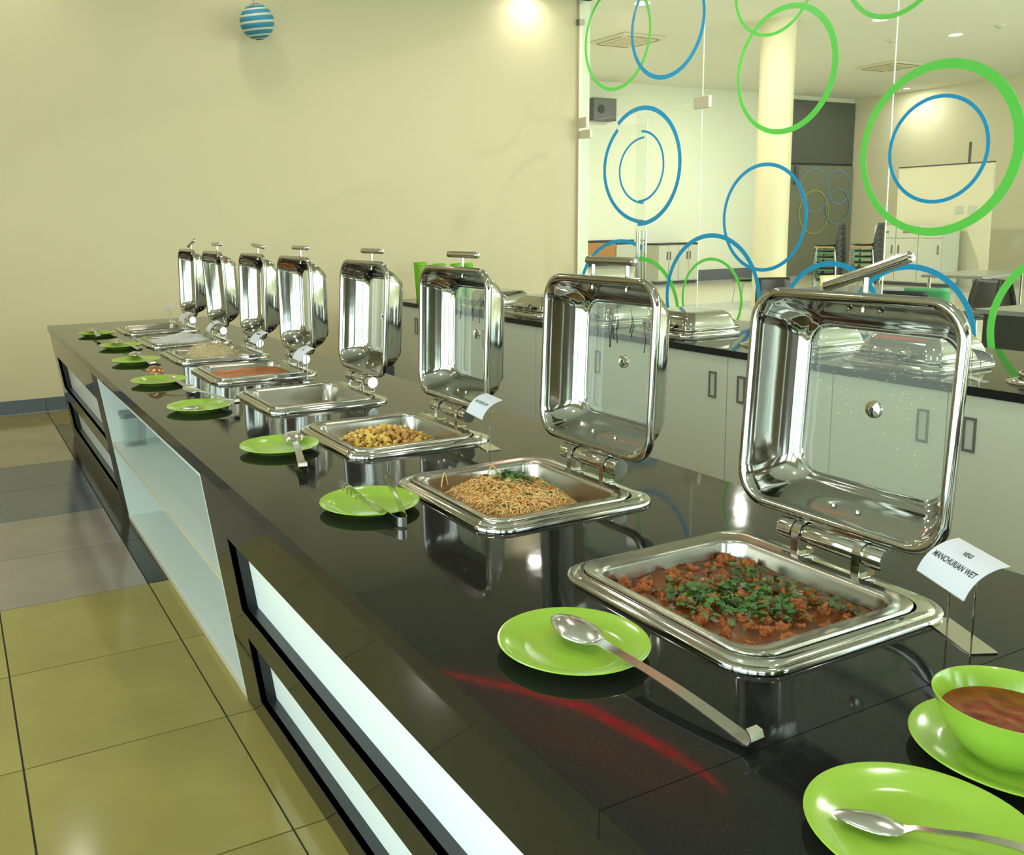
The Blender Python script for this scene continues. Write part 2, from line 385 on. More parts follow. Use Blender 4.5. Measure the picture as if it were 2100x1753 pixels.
def cassette(x, y, label):
    t = thing('air_conditioner_cassette', label, 'air conditioner', (x,y,FAR_CEIL), 0)
    boxo('panel', -.5,.5,-.5,.5,-.05,0, mat('cassette_cream', (.72,.66,.48), .5), t, .01)
    boxo('grille', -.3,.3,-.3,.3,-.065,-.05, mat('cassette_grille', (.60,.54,.38), .6), t)
    for a in range(4):
        o = boxo('louvre', -.36,.36,-.445,-.42,-.056,-.05, mat('louvre_grey', (.16,.14,.10), .6), t); o.rotation_euler = (0,0,a*PI/2)
cassette(11.55, 13.95, 'cream ceiling air conditioner cassette behind the crossing green and blue rings')
cassette(18.9, 13.9, 'cream ceiling air conditioner cassette between the pillar and the big green ring')
for (x, y) in [(16.3,12.0),(16.9,10.3),(15.2,6.9)]:
    t = thing('smoke_detector', 'small white detector on the dining hall ceiling', 'detector', (x,y,FAR_CEIL), 0, 'ceiling detectors')
    ob('detector_base', MB().lathe([(.09,0),(.09,-.02),(.05,-.035)], 20).me('base', CEIL), t)
    ob('detector_head', MB().lathe([(.035,-.03),(.04,-.05),(.012,-.06)], 16).me('head', CAB_WHITE), t)
# wall loudspeaker and serving hatch on the far wall
t = thing('wall_speaker', 'dark grey box speaker high on the white far wall', 'speaker', (14.2,18.05,3.95))
boxo('speaker_cabinet', -.34,.34,-.12,.14,0,.52, CHARCOAL, t, .01); ob('speaker_cone', MB().lathe([(.10,0),(.09,.02),(.03,.01)],20,(-.12,-.13,.26),'y').me('cone', INK), t)
t = thing('serving_hatch', 'serving hatch with orange wooden back in the far white wall', 'hatch', (14.62,18.19,.5))
boxo('hatch_back', -.75,.72,-.03,0,0,.62, INK, t); boxo('hatch_board', -.73,.12,-.06,-.03,.05,.56, ORANGE, t)
boxo('hatch_door', .14,.70,-.07,-.03,.06,.50, CAB_WHITE, t); boxo('hatch_counter', -.78,.75,-.14,0,-.05,0, TABLE_G, t)
def wall_cabinet(name, label, x, y, rz, wd, h, dep, ndoors, drawers, top):
    t = thing(name, label, 'cabinet', (x,y,0), rz)
    boxo('carcass', -wd/2,wd/2,-dep,0,.08,h, CAB_WHITE, t); boxo('plinth', -wd/2,wd/2,-dep+.04,0,0,.08, CHARCOAL, t)
    if top: boxo('worktop', -wd/2-.02,wd/2+.02,-dep-.02,0,h,h+.04, BLACK_EDGE, t)
    dw = wd/ndoors; zt = h-.02-(.28 if drawers else 0)
    for i in range(ndoors):
        d = boxo('door', -wd/2+dw*i+.008,-wd/2+dw*(i+1)-.008,-dep-.02,-dep,.1,zt, CAB_WHITE, t)
        hx = -wd/2+dw*(i+(.85 if i % 2 == 0 else .15)); boxo('handle', hx-.02,hx+.02,-dep-.03,-dep-.02,zt-.35,zt-.15, STEEL_DARK, d)
        if drawers:
            d = boxo('drawer', -wd/2+dw*i+.008,-wd/2+dw*(i+1)-.008,-dep-.02,-dep,zt+.02,h-.02, CAB_WHITE, t)
            boxo('handle', -wd/2+dw*(i+.5)-.1,-wd/2+dw*(i+.5)+.1,-dep-.03,-dep-.02,zt+.13,zt+.17, STEEL_DARK, d)
wall_cabinet('low_cabinet', 'low white cabinet with dark top against the far white wall', 16.25, 18.16, 0, 1.3, .98, .6, 4, 0, 1)
wall_cabinet('storage_cabinet', 'tall white cabinet with drawers beside the stacked chairs', 20.25, 13.75, -PI/2, 1.7, 1.38, .6, 3, 1, 0)
t = thing('partition_screen', 'large beige partition board standing behind the white storage cabinet', 'partition', (20.4,13.5,0))
boxo('board', 0,.08,-1.15,1.1,.0,2.72, WALL_B, t); boxo('edge_trim', -.01,.09,-1.15,1.1,2.72,2.75, CHARCOAL, t); boxo('edge_post', -.01,.03,-.62,-.58,2.75,3.2, CHARCOAL, t)
for dy in (-.75,-.45): boxo('socket_plate', -.012,0,dy-.09,dy+.09,1.62,1.80, CAB_WHITE, t)
t = thing('dark_wall_panel', 'big charcoal panel high on the far wall beside the pillar', 'panel', (22,18.19,0))
boxo('panel_board', -1.3,1.28,-.05,0,3.1,4.78, CHARCOAL, t); boxo('panel_frame', -1.32,1.3,-.03,0,3.04,3.1, INK, t)
t = thing('glazed_screen', 'dusky glass screen with pale rings behind the stacked chairs', 'screen', (21.8,18.1,0))
boxo('screen_glass', -1.5,1.42,-.03,0,0,3.03, DUSK, t)
boxo('screen_door_closer', -.98,-.86,-.09,-.03,2.5,3.0, CHARCOAL, t); ob('screen_handle', MB().tube([(-1.2,-.08,1.1),(-1.2,-.08,1.7)], .02, 8).me('sh', STEEL_DARK), t)
for (x, z, r, m) in [(-.12,2.36,.62,PALE_BLUE),(-.12,1.75,.62,PALE_GREEN),(.86,2.45,.5,PALE_BLUE),(.84,1.9,.52,PALE_BLUE)]:
    ob('ring_decal', ring_mesh(r, .05, m=m), t, (x,-.034-.004*(x > 0)-.008*(z < 2.2),z), (0,0,PI/2))

# cafeteria chairs and tables
def chair_parts(m, m2):
    sh = MB(); W = .23
    prof = [(-.22,.45),(-.16,.435),(0,.43),(.15,.44),(.20,.47),(.225,.54),(.245,.66),(.27,.80),(.285,.84)]
    lo = []
    for (x, z) in prof:
        k_ = 1 if z < .6 else 1-.12*(z-.6)/.24
        lo.append([(x-(.03 if z > .5 else 0)*abs(u)**2*1.0, u*W*k_, z+(.02*u*u if z < .5 else 0)) for u in (-1,-.6,-.2,.2,.6,1)])
    V = [q for l in lo for q in l]; F = [(i*6+j,i*6+j+1,(i+1)*6+j+1,(i+1)*6+j) for i in range(len(lo)-1) for j in range(5)]
    seat = mesh('seat_shell', V, F, m, True, 60)
    pad = MB().box(-.2,.15,-.2,.2,.405,.43).me('seat_pan', m2)
    legs = [MB().tube([(sx*.15,sy*.17,.42),(sx*.2,sy*.2,0)], .012, 8).me('leg', STEEL, True) for sx in (-1,1) for sy in (-1,1)]
    return seat, pad, legs
CH = {'black': chair_parts(BLACK_PL, BLACK_PL), 'green': chair_parts(GREEN_PL, GREEN_PL), 'cream': chair_parts(CREAM_PL, CREAM_PL), 'yellow': chair_parts(BLACK_PL, YEL_PL), 'greenpan': chair_parts(BLACK_PL, GREEN_PL)}
def chair(kind, label, loc, rz, group=None):
    t = thing('cafeteria_chair', label, 'chair', loc, rz, group); s, p_, l = CH[kind]
    o = ob('seat_shell', s, t); md = o.modifiers.new('solid', 'SOLIDIFY'); md.thickness = .008
    ob('seat_pan', p_, t)
    for q in l: ob('leg', q, t)
    return t
chair('black', 'black plastic chair nearest the pillar, tucked at a dining table', (9.0,7.95,0), R(60))
chair('cream', 'cream plastic chair among the black dining chairs', (9.95,7.75,0), R(75))
chair('black', 'black plastic chair between the cream and green chairs', (8.55,5.9,0), R(200))
chair('green', 'green plastic chair beside the dining tables', (9.0,6.05,0), R(215))
chair('black', 'black plastic chair turned sideways beside the black service table', (10.25,6.4,0), R(-20))
chair('black', 'black plastic chair behind the black service table', (10.9,6.15,0), R(150))
for sx_, (bx, by) in enumerate([(14.55,11.72),(15.15,11.40)]):
    for q in range(7):
        kind = 'yellow' if q == 6 else 'greenpan'
        near = ('beside the pillar', 'beside the white storage cabinet')[sx_]
        if q == 6: chair(kind, 'topmost black chair with yellow seat pan on the chair stack ' + near, (bx-.03*q, by-.02*q, .105*q), R(-70), 'stacked chairs')
        else: chair(kind, 'black chair with green seat pan inside the chair stack ' + near, (bx-.03*q, by-.02*q, .105*q), R(-70), 'stacked chairs')
chair('greenpan', 'single stacking chair standing beside the tall chair stacks', (13.4,12.6,0), R(-70)); 
def table(label, x, y, rz, wd, dp, panel):
    t = thing('dining_table', label, 'table', (x,y,0), rz)
    boxo('table_top', -wd/2,wd/2,-dp/2,dp/2,.72,.76, TABLE_G, t, .004)
    if panel: boxo('front_panel', -wd/2+.04,wd/2-.04,-dp/2+.06,-dp/2+.09,.03,.70, BLACK_PL, t); boxo('side_panel', -wd/2+.03,-wd/2+.06,-dp/2+.06,dp/2-.06,.0,.72, BLACK_PL, t); boxo('side_panel', wd/2-.06,wd/2-.03,-dp/2+.06,dp/2-.06,.0,.72, BLACK_PL, t)
    else:
        for a in (-1,1):
            for c in (-1,1): ob('leg', MB().tube([(a*(wd/2-.08),c*(dp/2-.08),0),(a*(wd/2-.08),c*(dp/2-.08),.72)], .022, 8).me('leg', STEEL), t)
table('black panelled service table with grey top beside the big green ring', 8.75, 4.45, R(0), 1.7, .8, True)
table('grey dining table with steel legs near the pillar', 8.9, 7.1, R(10), 1.6, .8, False)
table('grey dining table with steel legs near the white storage cabinet', 13.0, 8.0, R(10), 1.6, .8, False)

# ================================================================== MAIN COUNTER
DISH_X, ZT = 1.29, .85
DY = [1.194, 1.963, 2.746, 3.53, 4.321, 5.054, 5.80, 6.604]
def slab_mesh(x0, x1, y0, y1, z0, z1, holes):
    xs = sorted({x0, x1} | {h[0] for h in holes} | {h[1] for h in holes}); ys = sorted({y0, y1} | {h[2] for h in holes} | {h[3] for h in holes})
    def solid(i, j):
        if i < 0 or j < 0 or i >= len(xs)-1 or j >= len(ys)-1: return False
        cx_, cy_ = (xs[i]+xs[i+1])/2, (ys[j]+ys[j+1])/2
        return not any(h[0] < cx_ < h[1] and h[2] < cy_ < h[3] for h in holes)
    m = MB()
    for i in range(len(xs)-1):
        for j in range(len(ys)-1):
            if not solid(i, j): continue
            a, b_, c, d = xs[i], xs[i+1], ys[j], ys[j+1]
            m.add([(a,c,z1),(b_,c,z1),(b_,d,z1),(a,d,z1)], [(0,1,2,3)]); m.add([(a,c,z0),(b_,c,z0),(b_,d,z0),(a,d,z0)], [(3,2,1,0)])
            if not solid(i-1, j): m.add([(a,c,z0),(a,d,z0),(a,d,z1),(a,c,z1)], [(3,2,1,0)])
            if not solid(i+1, j): m.add([(b_,c,z0),(b_,d,z0),(b_,d,z1),(b_,c,z1)], [(0,1,2,3)])
            if not solid(i, j-1): m.add([(a,c,z0),(b_,c,z0),(b_,c,z1),(a,c,z1)], [(0,1,2,3)])
            if not solid(i, j+1): m.add([(a,d,z0),(b_,d,z0),(b_,d,z1),(a,d,z1)], [(3,2,1,0)])
    me = mesh('slab', m.v, m.f, GRANITE)
    b = bmesh.new(); b.from_mesh(me); bmesh.ops.remove_doubles(b, verts=b.verts, dist=.0001); b.to_mesh(me); b.free()
    return me
wt = thing('granite_worktop', 'long black granite worktop carrying the open chafing dishes', 'worktop', (0,0,0))
YS = [-.7, .805, 2.87, 5.12, 7.38]
for a, b_ in zip(YS[:-1], YS[1:]):
    hs = [(DISH_X-.232, DISH_X+.20, y-.236, y+.236) for y in DY]
    hs = [(h[0],h[1],max(h[2],a+.0007),min(h[3],b_-.0007)) for h in hs if h[3] > a+.002 and h[2] < b_-.002]
    ob('granite_slab', slab_mesh(.642, 1.83, a+.0007, b_-.0007, ZT-.038, ZT, hs), wt)
ob('front_lip', MB().prism([(.648,.813),(.700,.813),(.700,.795),(.650,.795)], -.7, 7.37).me('lip', GRANITE), wt)
def sl(z): return .650+(.812-z)*(.772-.650)/.812     # slanted front face
def front_panel(t, y0, y1, slots):
    """granite cladding cut by slots; each slot has a black reveal and a white backing"""
    zs = [.0]; 
    for (za, zb) in slots: zs += [za, zb]
    zs += [.794]
    ya, yb = y0+.17, y1-.2
    def strip(name, a, b_, c, d):
        ob(name, MB().prism([(sl(a),a),(sl(a)+.02,a),(sl(b_)+.02,b_),(sl(b_),b_)], c, d).me(name, GRANITE), t)
    for q in range(0, len(zs), 2): strip('granite_strip', zs[q], zs[q+1], y0, y1)
    for (za, zb) in slots:
        strip('granite_strip', za, zb, y0, ya); strip('granite_strip', za, zb, yb, y1)
        D = .05
        r = MB()
        r.prism([(sl(za)+.02,za-.004),(sl(za)+D,za-.004),(sl(za)+D,za),(sl(za)+.002,za)], ya, yb)
        r.prism([(sl(zb)+.02,zb+.004),(sl(zb)+D,zb+.004),(sl(zb)+D,zb),(sl(zb)+.002,zb)], ya, yb)
        r.prism([(sl(za)+.002,za),(sl(za)+D,za),(sl(zb)+D,zb),(sl(zb)+.002,zb)], yb, yb+.004)
        r.prism([(sl(za)+.002,za),(sl(za)+D,za),(sl(zb)+D,zb),(sl(zb)+.002,zb)], ya-.004, ya)
        ob('slot_reveal', r.me('reveal', BLACK_EDGE), t)
        ob('white_backing', MB().prism([(sl(za)+D,za),(sl(za)+D+.015,za),(sl(zb)+D+.015,zb),(sl(zb)+D,zb)], ya, yb).me('backing', WHITE_GLOSS), t)
    ob('carcass', MB().box(.86,1.80,y0+.02,y1-.02,0,.76).me('carcass', WHITE_LAM), t)
SL = [(.095,.315),(.405,.64)]
tC = thing('counter_base', 'black granite counter base with white slots in front of the noodles', 'counter base', (0,0,0)); front_panel(tC, -.7, 2.808, SL)
tA = thing('counter_base', 'black granite counter base with white slots at the end by the cream wall', 'counter base', (0,0,0)); front_panel(tA, 5.02, 7.36, SL)
ob('corner_jamb', MB().prism([(sl(0)-.001,0),(sl(0)+.05,0),(sl(.79)+.05,.79),(sl(.79)-.001,.79)], 5.0, 5.2).me('jamb', BLACK_EDGE), tA)
tB = thing('open_shelf_unit', 'white open shelf unit between the black counter bases', 'shelf unit', (0,0,0))
def slant_board(name, z0, z1, y0, y1, m, back=1.04, off=0): return ob(name, MB().prism([(sl(z0)+off,z0),(back,z0),(back,z1),(sl(z1)+off,z1)], y0, y1).me(name, m), tB)
slant_board('bottom_board', .0, .03, 2.815, 4.995, WHITE_LAM, off=.003); slant_board('edge_band', .001, .029, 2.815, 4.995, SHELF_EDGE, back=sl(.0)+.0029)
slant_board('shelf_board', .418, .443, 2.83, 4.98, WHITE_LAM, off=.003); slant_board('edge_band', .419, .442, 2.83, 4.98, SHELF_EDGE, back=sl(.42)+.0029)
slant_board('side_board', .03, .79, 4.978, 4.998, WHITE_LAM, off=.002); slant_board('side_board', .03, .79, 2.812, 2.832, WHITE_LAM, off=.002)
ob('back_board', MB().box(1.03,1.04,2.832,4.978,.03,.79).me('back', WHITE_LAM), tB)
slant_board('top_board', .775, .793, 2.832, 4.978, WHITE_LAM, off=.004)
# clear box on the shelf
t = thing('acrylic_box', 'clear plastic box with grey lid standing on the white shelf', 'box', (.80,4.86,.4435))
ob('box_wall', MB().loft([[(x,y,0.001) for x,y in rrect(-.055,.055,-.055,.055,.01)],[(x,y,.15) for x,y in rrect(-.06,.06,-.06,.06,.01)],[(x,y,.15) for x,y in rrect(-.056,.056,-.056,.056,.008)],[(x,y,.006) for x,y in rrect(-.051,.051,-.051,.051,.008)]], True, True).me('bw', ACRYLIC), t)
for s_ in (-.03,.03): boxo('box_divider', s_-.001,s_+.001,-.05,.05,.007,.14, ACRYLIC, t)
ob('box_lid', MB().loft([[(x,y,.151) for x,y in rrect(-.064,.064,-.064,.064,.012)],[(x,y,.175) for x,y in rrect(-.062,.062,-.062,.062,.012)]], True, True).me('bl', mat('smoky_plastic', (.13,.14,.14), .25)), t)

# ================================================================== CHAFING DISHES
NR = 8
def lp(x0, x1, hy, r, z): return [(x, y, z) for x, y in rrect(x0, x1, -hy, hy, r, NR)]
o_ = MB().loft([lp(-.255,.256,.263,.075,.001), lp(-.255,.256,.263,.075,.008), lp(-.253,.254,.261,.074,.0105), lp(-.248,.249,.256,.072,.0115), lp(-.244,.245,.252,.07,.0105),
     lp(-.241,.242,.249,.07,.0155), lp(-.238,.239,.246,.068,.0175), lp(-.229,.21,.236,.062,.0175), lp(-.227,.208,.234,.06,.004)])
ME_RIM = o_.me('rim', STEEL, True, 50)
o_ = MB().loft([lp(-.2265,.2015,.2335,.058,.0165), lp(-.2265,.2015,.2335,.058,.0215), lp(-.2245,.1995,.2315,.058,.0235), lp(-.221,.196,.228,.056,.0225), lp(-.216,.19,.223,.054,.0215),
     lp(-.206,.178,.203,.05,.0205), lp(-.203,.175,.2,.048,.018), lp(-.201,.173,.198,.046,.01), lp(-.19,.162,.187,.042,-.052), lp(-.182,.154,.179,.036,-.062), lp(-.165,.14,.162,.03,-.064)], False, True)
ME_PAN = o_.me('food_pan', STEEL_PAN, True, 50)
# lid: local x = depth away from the opening, z = up from the hinge edge
LW, LH = .2375, .462
def ll(ins, x, r): return [(x, a, b_) for a, b_ in rrect(-LW+ins, LW-ins, ins, LH-ins, r, NR)]
lid = MB().loft([ll(-.001,.016,.071), ll(-.003,.008,.073), ll(-.002,.001,.072), ll(.004,-.002,.068), ll(.011,-.001,.064), ll(.0155,.004,.062), ll(.02,.022,.06), ll(.027,.046,.058), ll(.037,.070,.055),
     ll(.048,.088,.052), ll(.058,.098,.05), ll(.064,.102,.048), ll(.067,.107,.047), ll(.075,.109,.045)])
ME_LID = lid.me('lid_frame', STEEL_LID, True, 60)
ME_LGLASS = MB().loft([ll(.069,.108,.046), ll(.069,.112,.046), ], True, True).me('lid_window', GLASS_LID)
ME_GASK = MB().loft([ll(.066,.1065,.047), ll(.066,.1085,.047), ll(.0705,.1085,.045), ll(.0705,.1065,.045)], closed=True).me('gasket', STEEL_DARK)
ME_BOLT = MB().lathe([(.0,-.006),(.006,-.006),(.007,-.0055),(.0165,-.0045),(.018,-.002),(.018,.003),(.012,.005)], 24, (.106,0,LH/2), 'x').me('bolt', STEEL, True)
ME_BOLT_C = MB().lathe([(.004,-.0075),(.004,-.006)], 12, (.106,0,LH/2), 'x').me('bolt_core', INK)
def rivet(y, z, x, up): return MB().lathe([(.005,0),(.005,.003),(.003,.006),(.0,.0065)], 10, (x,y,z)).me('rivet', STEEL, True)
ME_RIV = MB().lathe([(.0055,-.002),(.0055,.003),(.0035,.006),(.0005,.0068)], 10).me('rivet', STEEL, True)
def handle_mesh(two):
    h = MB().tube([(.045,-.098,.505),(.045,-.096,.505),(.045,.096,.505),(.045,.098,.505)], [.0085,.0115,.0115,.0085], 16)
    return h.me('handle', STEEL, True, 50)
ME_H = handle_mesh(False)
ME_POST = MB().tube([(.045,0,LH-.035),(.045,0,.503)], .0055, 10).me('post', STEEL, True)
ME_HT = MB().tube([(0,-.130,0),(0,-.128,0),(0,.098,0),(0,.1,0)], [.0195,.0215,.0215,.0195], 24).me('hinge_tube', STEEL, True, 50)
ME_HCAP = MB().lathe([(.0225,-.135),(.0232,-.131),(.0232,-.100)], 24, (0,0,0), 'y').me('hinge_cap', STEEL, True, 50)
ME_HCAP2 = MB().lathe([(.0232,.072),(.0232,.102),(.0225,.106)], 24, (0,0,0), 'y').me('hinge_cap', STEEL, True, 50)
def bracket():
    m = MB()
    for x in (-.0245, .0235): m.box(x, x+.0015, -.009, .009, -.045, .002)
    pr = [( .0245*math.cos(a), .0245*math.sin(a)) for a in [PI*k_/10 for k_ in range(11)]]; pi_ = [(.0230*math.cos(a), .0230*math.sin(a)) for a in [PI*k_/10 for k_ in range(10,-1,-1)]]
    m.prism(pr+pi_, -.009, .009); m.box(-.0245,.025,-.009,.009,-.0455,-.044); return m.me('bracket', STEEL)
ME_BR = bracket()
ME_ARM = MB().box(-.006,.012,-.085,.055,.015,.042).me('hinge_arm', STEEL_LID)
def dish(name, label, x, y, rz, lid_deg, group=None, two=False, hrot=0, stain=None):
    t = thing(name, label, 'chafing dish', (x, y, ZT), rz, group)
    ob('rim_frame', ME_RIM, t); ob('food_pan', ME_PAN, t)
    h = ob('hinge_tube', ME_HT, t, (.2235,0,.0645))
    ob('hinge_cap', ME_HCAP, h); ob('hinge_cap', ME_HCAP2, h)
    for yy in (-.085, .057): ob('hinge_bracket', ME_BR, h, (0,yy,0))
    L = ob('lid', ME_LID, t, (.224,0,.094) if lid_deg > -45 else (.2,0,.027), (0, R(lid_deg), 0))
    md = L.modifiers.new('solid', 'SOLIDIFY'); md.thickness = .0016; md.offset = 0
    if lid_deg > -45: ob('hinge_arm', ME_ARM, h, (.006,0,0))
    ob('lid_window', ME_LGLASS, L); ob('window_gasket', ME_GASK, L); b_ = ob('lid_bolt', ME_BOLT, L); ob('bolt_core', ME_BOLT_C, L)
    hd = ob('lid_handle', ME_H, L)
    if hrot: hd.location = Vector((0,0,.505)) - Euler((R(hrot),0,0)).to_matrix() @ Vector((0,0,.505)); hd.rotation_euler = (R(hrot),0,0)
    for yy in ((-.072,.072) if two else (0,)): ob('handle_post', ME_POST, L, (0,yy,0))
    for yy in ((-.06,.06) if two else (-.035,.035)):
        ob('rivet', ME_RIV, L, (.05,yy,LH-.0305), (PI+.35,0,0)); ob('rivet', ME_RIV, L, (.05,yy*.8,.0305))
    return t
INFO = ['holding vegetable manchurian in brown gravy', 'holding fried noodles', 'holding diced cumin potatoes', 'nearly empty, next to the diced cumin potatoes', 'holding orange red curry', 'holding heaped cumin rice', 'holding plain white rice', 'almost empty, at the end by the cream wall']
TILT = [3.5, 2.2, 1.5, 3.0, -.5, 1.0, -3.0, .5]
for k_, y in enumerate(DY):
    dish('chafing_dish', 'open steel chafing dish with raised lid, ' + INFO[k_], DISH_X, y, 0, TILT[k_], two=(k_ == 1), hrot={0:-20, 7:-14, 5:3}.get(k_, 0))

DROP = thin_glass('water_drop', (.86,.88,.86), 1.9, .10); STREAK = thin_glass('drip_streak', (.30,.31,.28), 1.3)
def drops(lid, n, zlo, seed):
    rg = random.Random(seed); m = MB()
    for q in range(n):
        y, z = rg.uniform(-.15,.15), zlo+(.385-zlo)*rg.random()**.6; r_ = rg.uniform(.0009,.0026)
        m.lathe([(r_,0),(r_*.8,-r_*.5),(r_*.3,-r_*.75)], 7, (.1078,y,z), 'x', False, True)
    o = ob('water_droplets', m.me('drops', DROP, True, 80), lid); o['kind'] = 'stuff'
def streaks(lid, n, seed):
    rg = random.Random(seed); m = MB()
    for q in range(n):
        y = rg.uniform(-.15,.12); z0 = rg.uniform(.35,.385); l = rg.uniform(.04,.11); P = [(.1072, y+.004*math.sin(k_*.9+q), z0-l*k_/6) for k_ in range(7)]
        m.tube(P, [.0004,.0007,.0009,.001,.0012,.0014,.0016], 5)
    o = ob('drip_streaks', m.me('streaks', STREAK), lid); o['kind'] = 'stuff'
LIDS = [o for o in bpy.data.objects if o.name.split('.')[0] == 'lid']
LIDS.sort(key=lambda o: o.parent.location.y)
drops(LIDS[0], 220, .13, 3); drops(LIDS[1], 60, .2, 5); streaks(LIDS[1], 10, 6); streaks(LIDS[2], 11, 8); drops(LIDS[2], 40, .2, 9)

# ------------------------------------------------------------------ food
def sheet(name, y, z, m, amp=.004, sc=14, label='', cat='curry', hfun=None, nx=46, margin=.0):
    V = []; F = []; x0, x1, hy = -.1955+margin, .1675-margin, .1925-margin; n = nx
    for i in range(n+1):
        for j in range(n+1):
            u, v_ = i/n*2-1, j/n*2-1
            # squircle mapping keeps the corners round
            f_ = 1-.035*(u*u*v_*v_)
            X = (x0+x1)/2+(x1-x0)/2*u*f_; Y = hy*v_*f_
            Z = z+amp*noise.noise((X*sc, Y*sc, y*3))+(hfun(X, Y) if hfun else 0)
            V.append((X, Y, Z))
    F = [(i*(n+1)+j,(i+1)*(n+1)+j,(i+1)*(n+1)+j+1,i*(n+1)+j+1) for i in range(n) for j in range(n)]
    nb = len(V)
    rim = [j for j in range(n+1)]+[i*(n+1)+n for i in range(1,n+1)]+[n*(n+1)+j for j in range(n-1,-1,-1)]+[i*(n+1) for i in range(n-1,0,-1)]
    low = []
    for q in rim: low.append(len(V)); V.append((V[q][0]*.955, V[q][1]*.955, -.0615))
    K = len(rim); F += [(rim[q], rim[(q+1)%K], low[(q+1)%K], low[q]) for q in range(K)]; F.append(tuple(low))
    o = ob(name, mesh(name, V, F, m, True, 70), None, (DISH_X, y, ZT)); return tag(o, label, cat, kind='stuff')
GRAVY = mat('brown_gravy', (.10,.028,.008), .25, spec=.3); noise_color(GRAVY, (.075,.020,.005), (.16,.045,.009), 22, 5); bump(GRAVY, 60, .25, .003)
CURRY = mat('orange_curry', (.34,.09,.008), .4, spec=.25); noise_color(CURRY, (.28,.058,.003), (.46,.13,.008), 16, 5); bump(CURRY, 50, .15, .003)
RESID = mat('thin_residue', (.16,.10,.05), .3, spec=.3); noise_color(RESID, (.10,.06,.03), (.25,.18,.10), 14, 4)
FRIT = mat('fried_batter', (.34,.085,.014), .3, spec=.5); noise_color(FRIT, (.20,.036,.005), (.52,.155,.02), 3, 4); bump(FRIT, 130, .5, .003)
HERB = mat('coriander', (.045,.14,.018), .45); noise_color(HERB, (.020,.065,.009), (.075,.165,.022), 30, 2)
POT_A = mat('potato_yellow', (.62,.40,.065), .38); noise_color(POT_A, (.50,.27,.03), (.70,.50,.12), 60, 3)
POT_B = mat('potato_browned', (.40,.18,.03), .38); noise_color(POT_B, (.24,.09,.012), (.52,.27,.05), 60, 3)
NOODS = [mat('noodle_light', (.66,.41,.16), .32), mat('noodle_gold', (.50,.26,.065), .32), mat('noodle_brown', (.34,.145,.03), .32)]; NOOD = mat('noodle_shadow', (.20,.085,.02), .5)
RICE_W = mat('white_rice', (.66,.65,.62), .55); RICE_C = mat('cumin_rice', (.56,.47,.27), .55)
CUMIN = mat('cumin_seed', (.08,.035,.012), .6)
def leaf_cloud(name, pts, parent, m=HERB, s0=.007, s1=.014):
    V = []; F = []
    for (x, y, z) in pts:
        s = random.uniform(s0, s1); E_ = Euler((random.uniform(-.7,.7), random.uniform(-.7,.7), random.uniform(0,6.28))).to_matrix(); k0 = len(V)
        for (a, b_, c) in [(0,0,0),(.5,.25,.1),(.9,.6,.0),(.75,.05,.15),(1.1,-.1,0),(.7,-.3,.1),(.7,-.75,0),(.25,-.35,.12),(-.2,-.5,0),(-.1,.4,.05),(.35,.8,0)]:
            p_ = E_ @ Vector((a*s, b_*s, c*s)); V.append((x+p_.x, y+p_.y, z+p_.z))
        F += [tuple(k0+q for q in g) for g in ((0,3,1),(1,3,2),(0,5,3),(3,5,4),(0,7,5),(5,7,6),(0,8,7),(0,1,9),(1,10,9))]
    o = ob(name, mesh(name, V, F, m), parent); return o
def lumpy(name, m, sub, amp, sc, seed, sq=(1,1,1), cube=False):
    b = bmesh.new()
    if cube:
        bmesh.ops.create_cube(b, size=1.7); bmesh.ops.bevel(b, geom=b.edges[:], offset=.22, segments=2, profile=.6, affect='EDGES')
    else: bmesh.ops.create_icosphere(b, subdivisions=sub, radius=1)
    for v_ in b.verts:
        n_ = noise.noise(v_.co*sc+Vector((seed*7.3, seed*3.1, 0)))+.5*noise.noise(v_.co*sc*2.3+Vector((0, seed*5.7, 2)))
        v_.co *= 1+amp*n_; v_.co = Vector((v_.co.x*sq[0], v_.co.y*sq[1], v_.co.z*sq[2]))
    me = bpy.data.meshes.new(name); b.to_mesh(me); b.free(); me.materials.append(m); me.shade_smooth()
    if cube: me.set_sharp_from_angle(angle=R(50))
    return me
# 1: manchurian
g1 = sheet('gravy', DY[0], -.0145, GRAVY, .003, 20, 'glossy dark brown gravy around the fried manchurian balls', 'gravy')
FM = [lumpy('fritter', FRIT, 4, .5, 2.1, s_, (1.15,.9,.8)) for s_ in range(8)]
placed = []; tries = 0
while len(placed) < 78 and tries < 6000:
    tries += 1; x = random.uniform(-.178,.15); y = random.uniform(-.175,.175); s = random.uniform(.0125,.0195)
    if all((x-a)**2+(y-b_)**2 > ((s+c)*.93)**2 for a, b_, c in placed): placed.append((x,y,s))
for (x, y, s) in placed:
    o = ob('manchurian_ball', random.choice(FM), None, (DISH_X+x, DY[0]+y, ZT-.0215+random.uniform(-.006,.003)), (random.uniform(0,6),random.uniform(0,6),random.uniform(0,6)), (s,s,s))
    tag(o, 'fried orange brown manchurian ball sitting in the dark gravy', 'fritter', 'manchurian balls')
pts = []
for cx_, cy_, sd, n_ in [(-.02,.03,.035,150),(-.09,.06,.03,90),(.04,.01,.04,110),(.0,-.06,.035,80),(.09,-.05,.035,60),(.09,.09,.03,40),(-.06,-.03,.04,60),(.12,-.12,.03,30)]:
    for q in range(n_):
        x, y = random.gauss(cx_,sd), random.gauss(cy_,sd)
        if -.185 < x < .158 and -.18 < y < .18: pts.append((x,y,-.0075+random.uniform(-.004,.007)))
lc = leaf_cloud('chopped_coriander', pts, None); lc.location = (DISH_X, DY[0], ZT); tag(lc, 'chopped green coriander scattered over the manchurian gravy', 'herbs', kind='stuff')
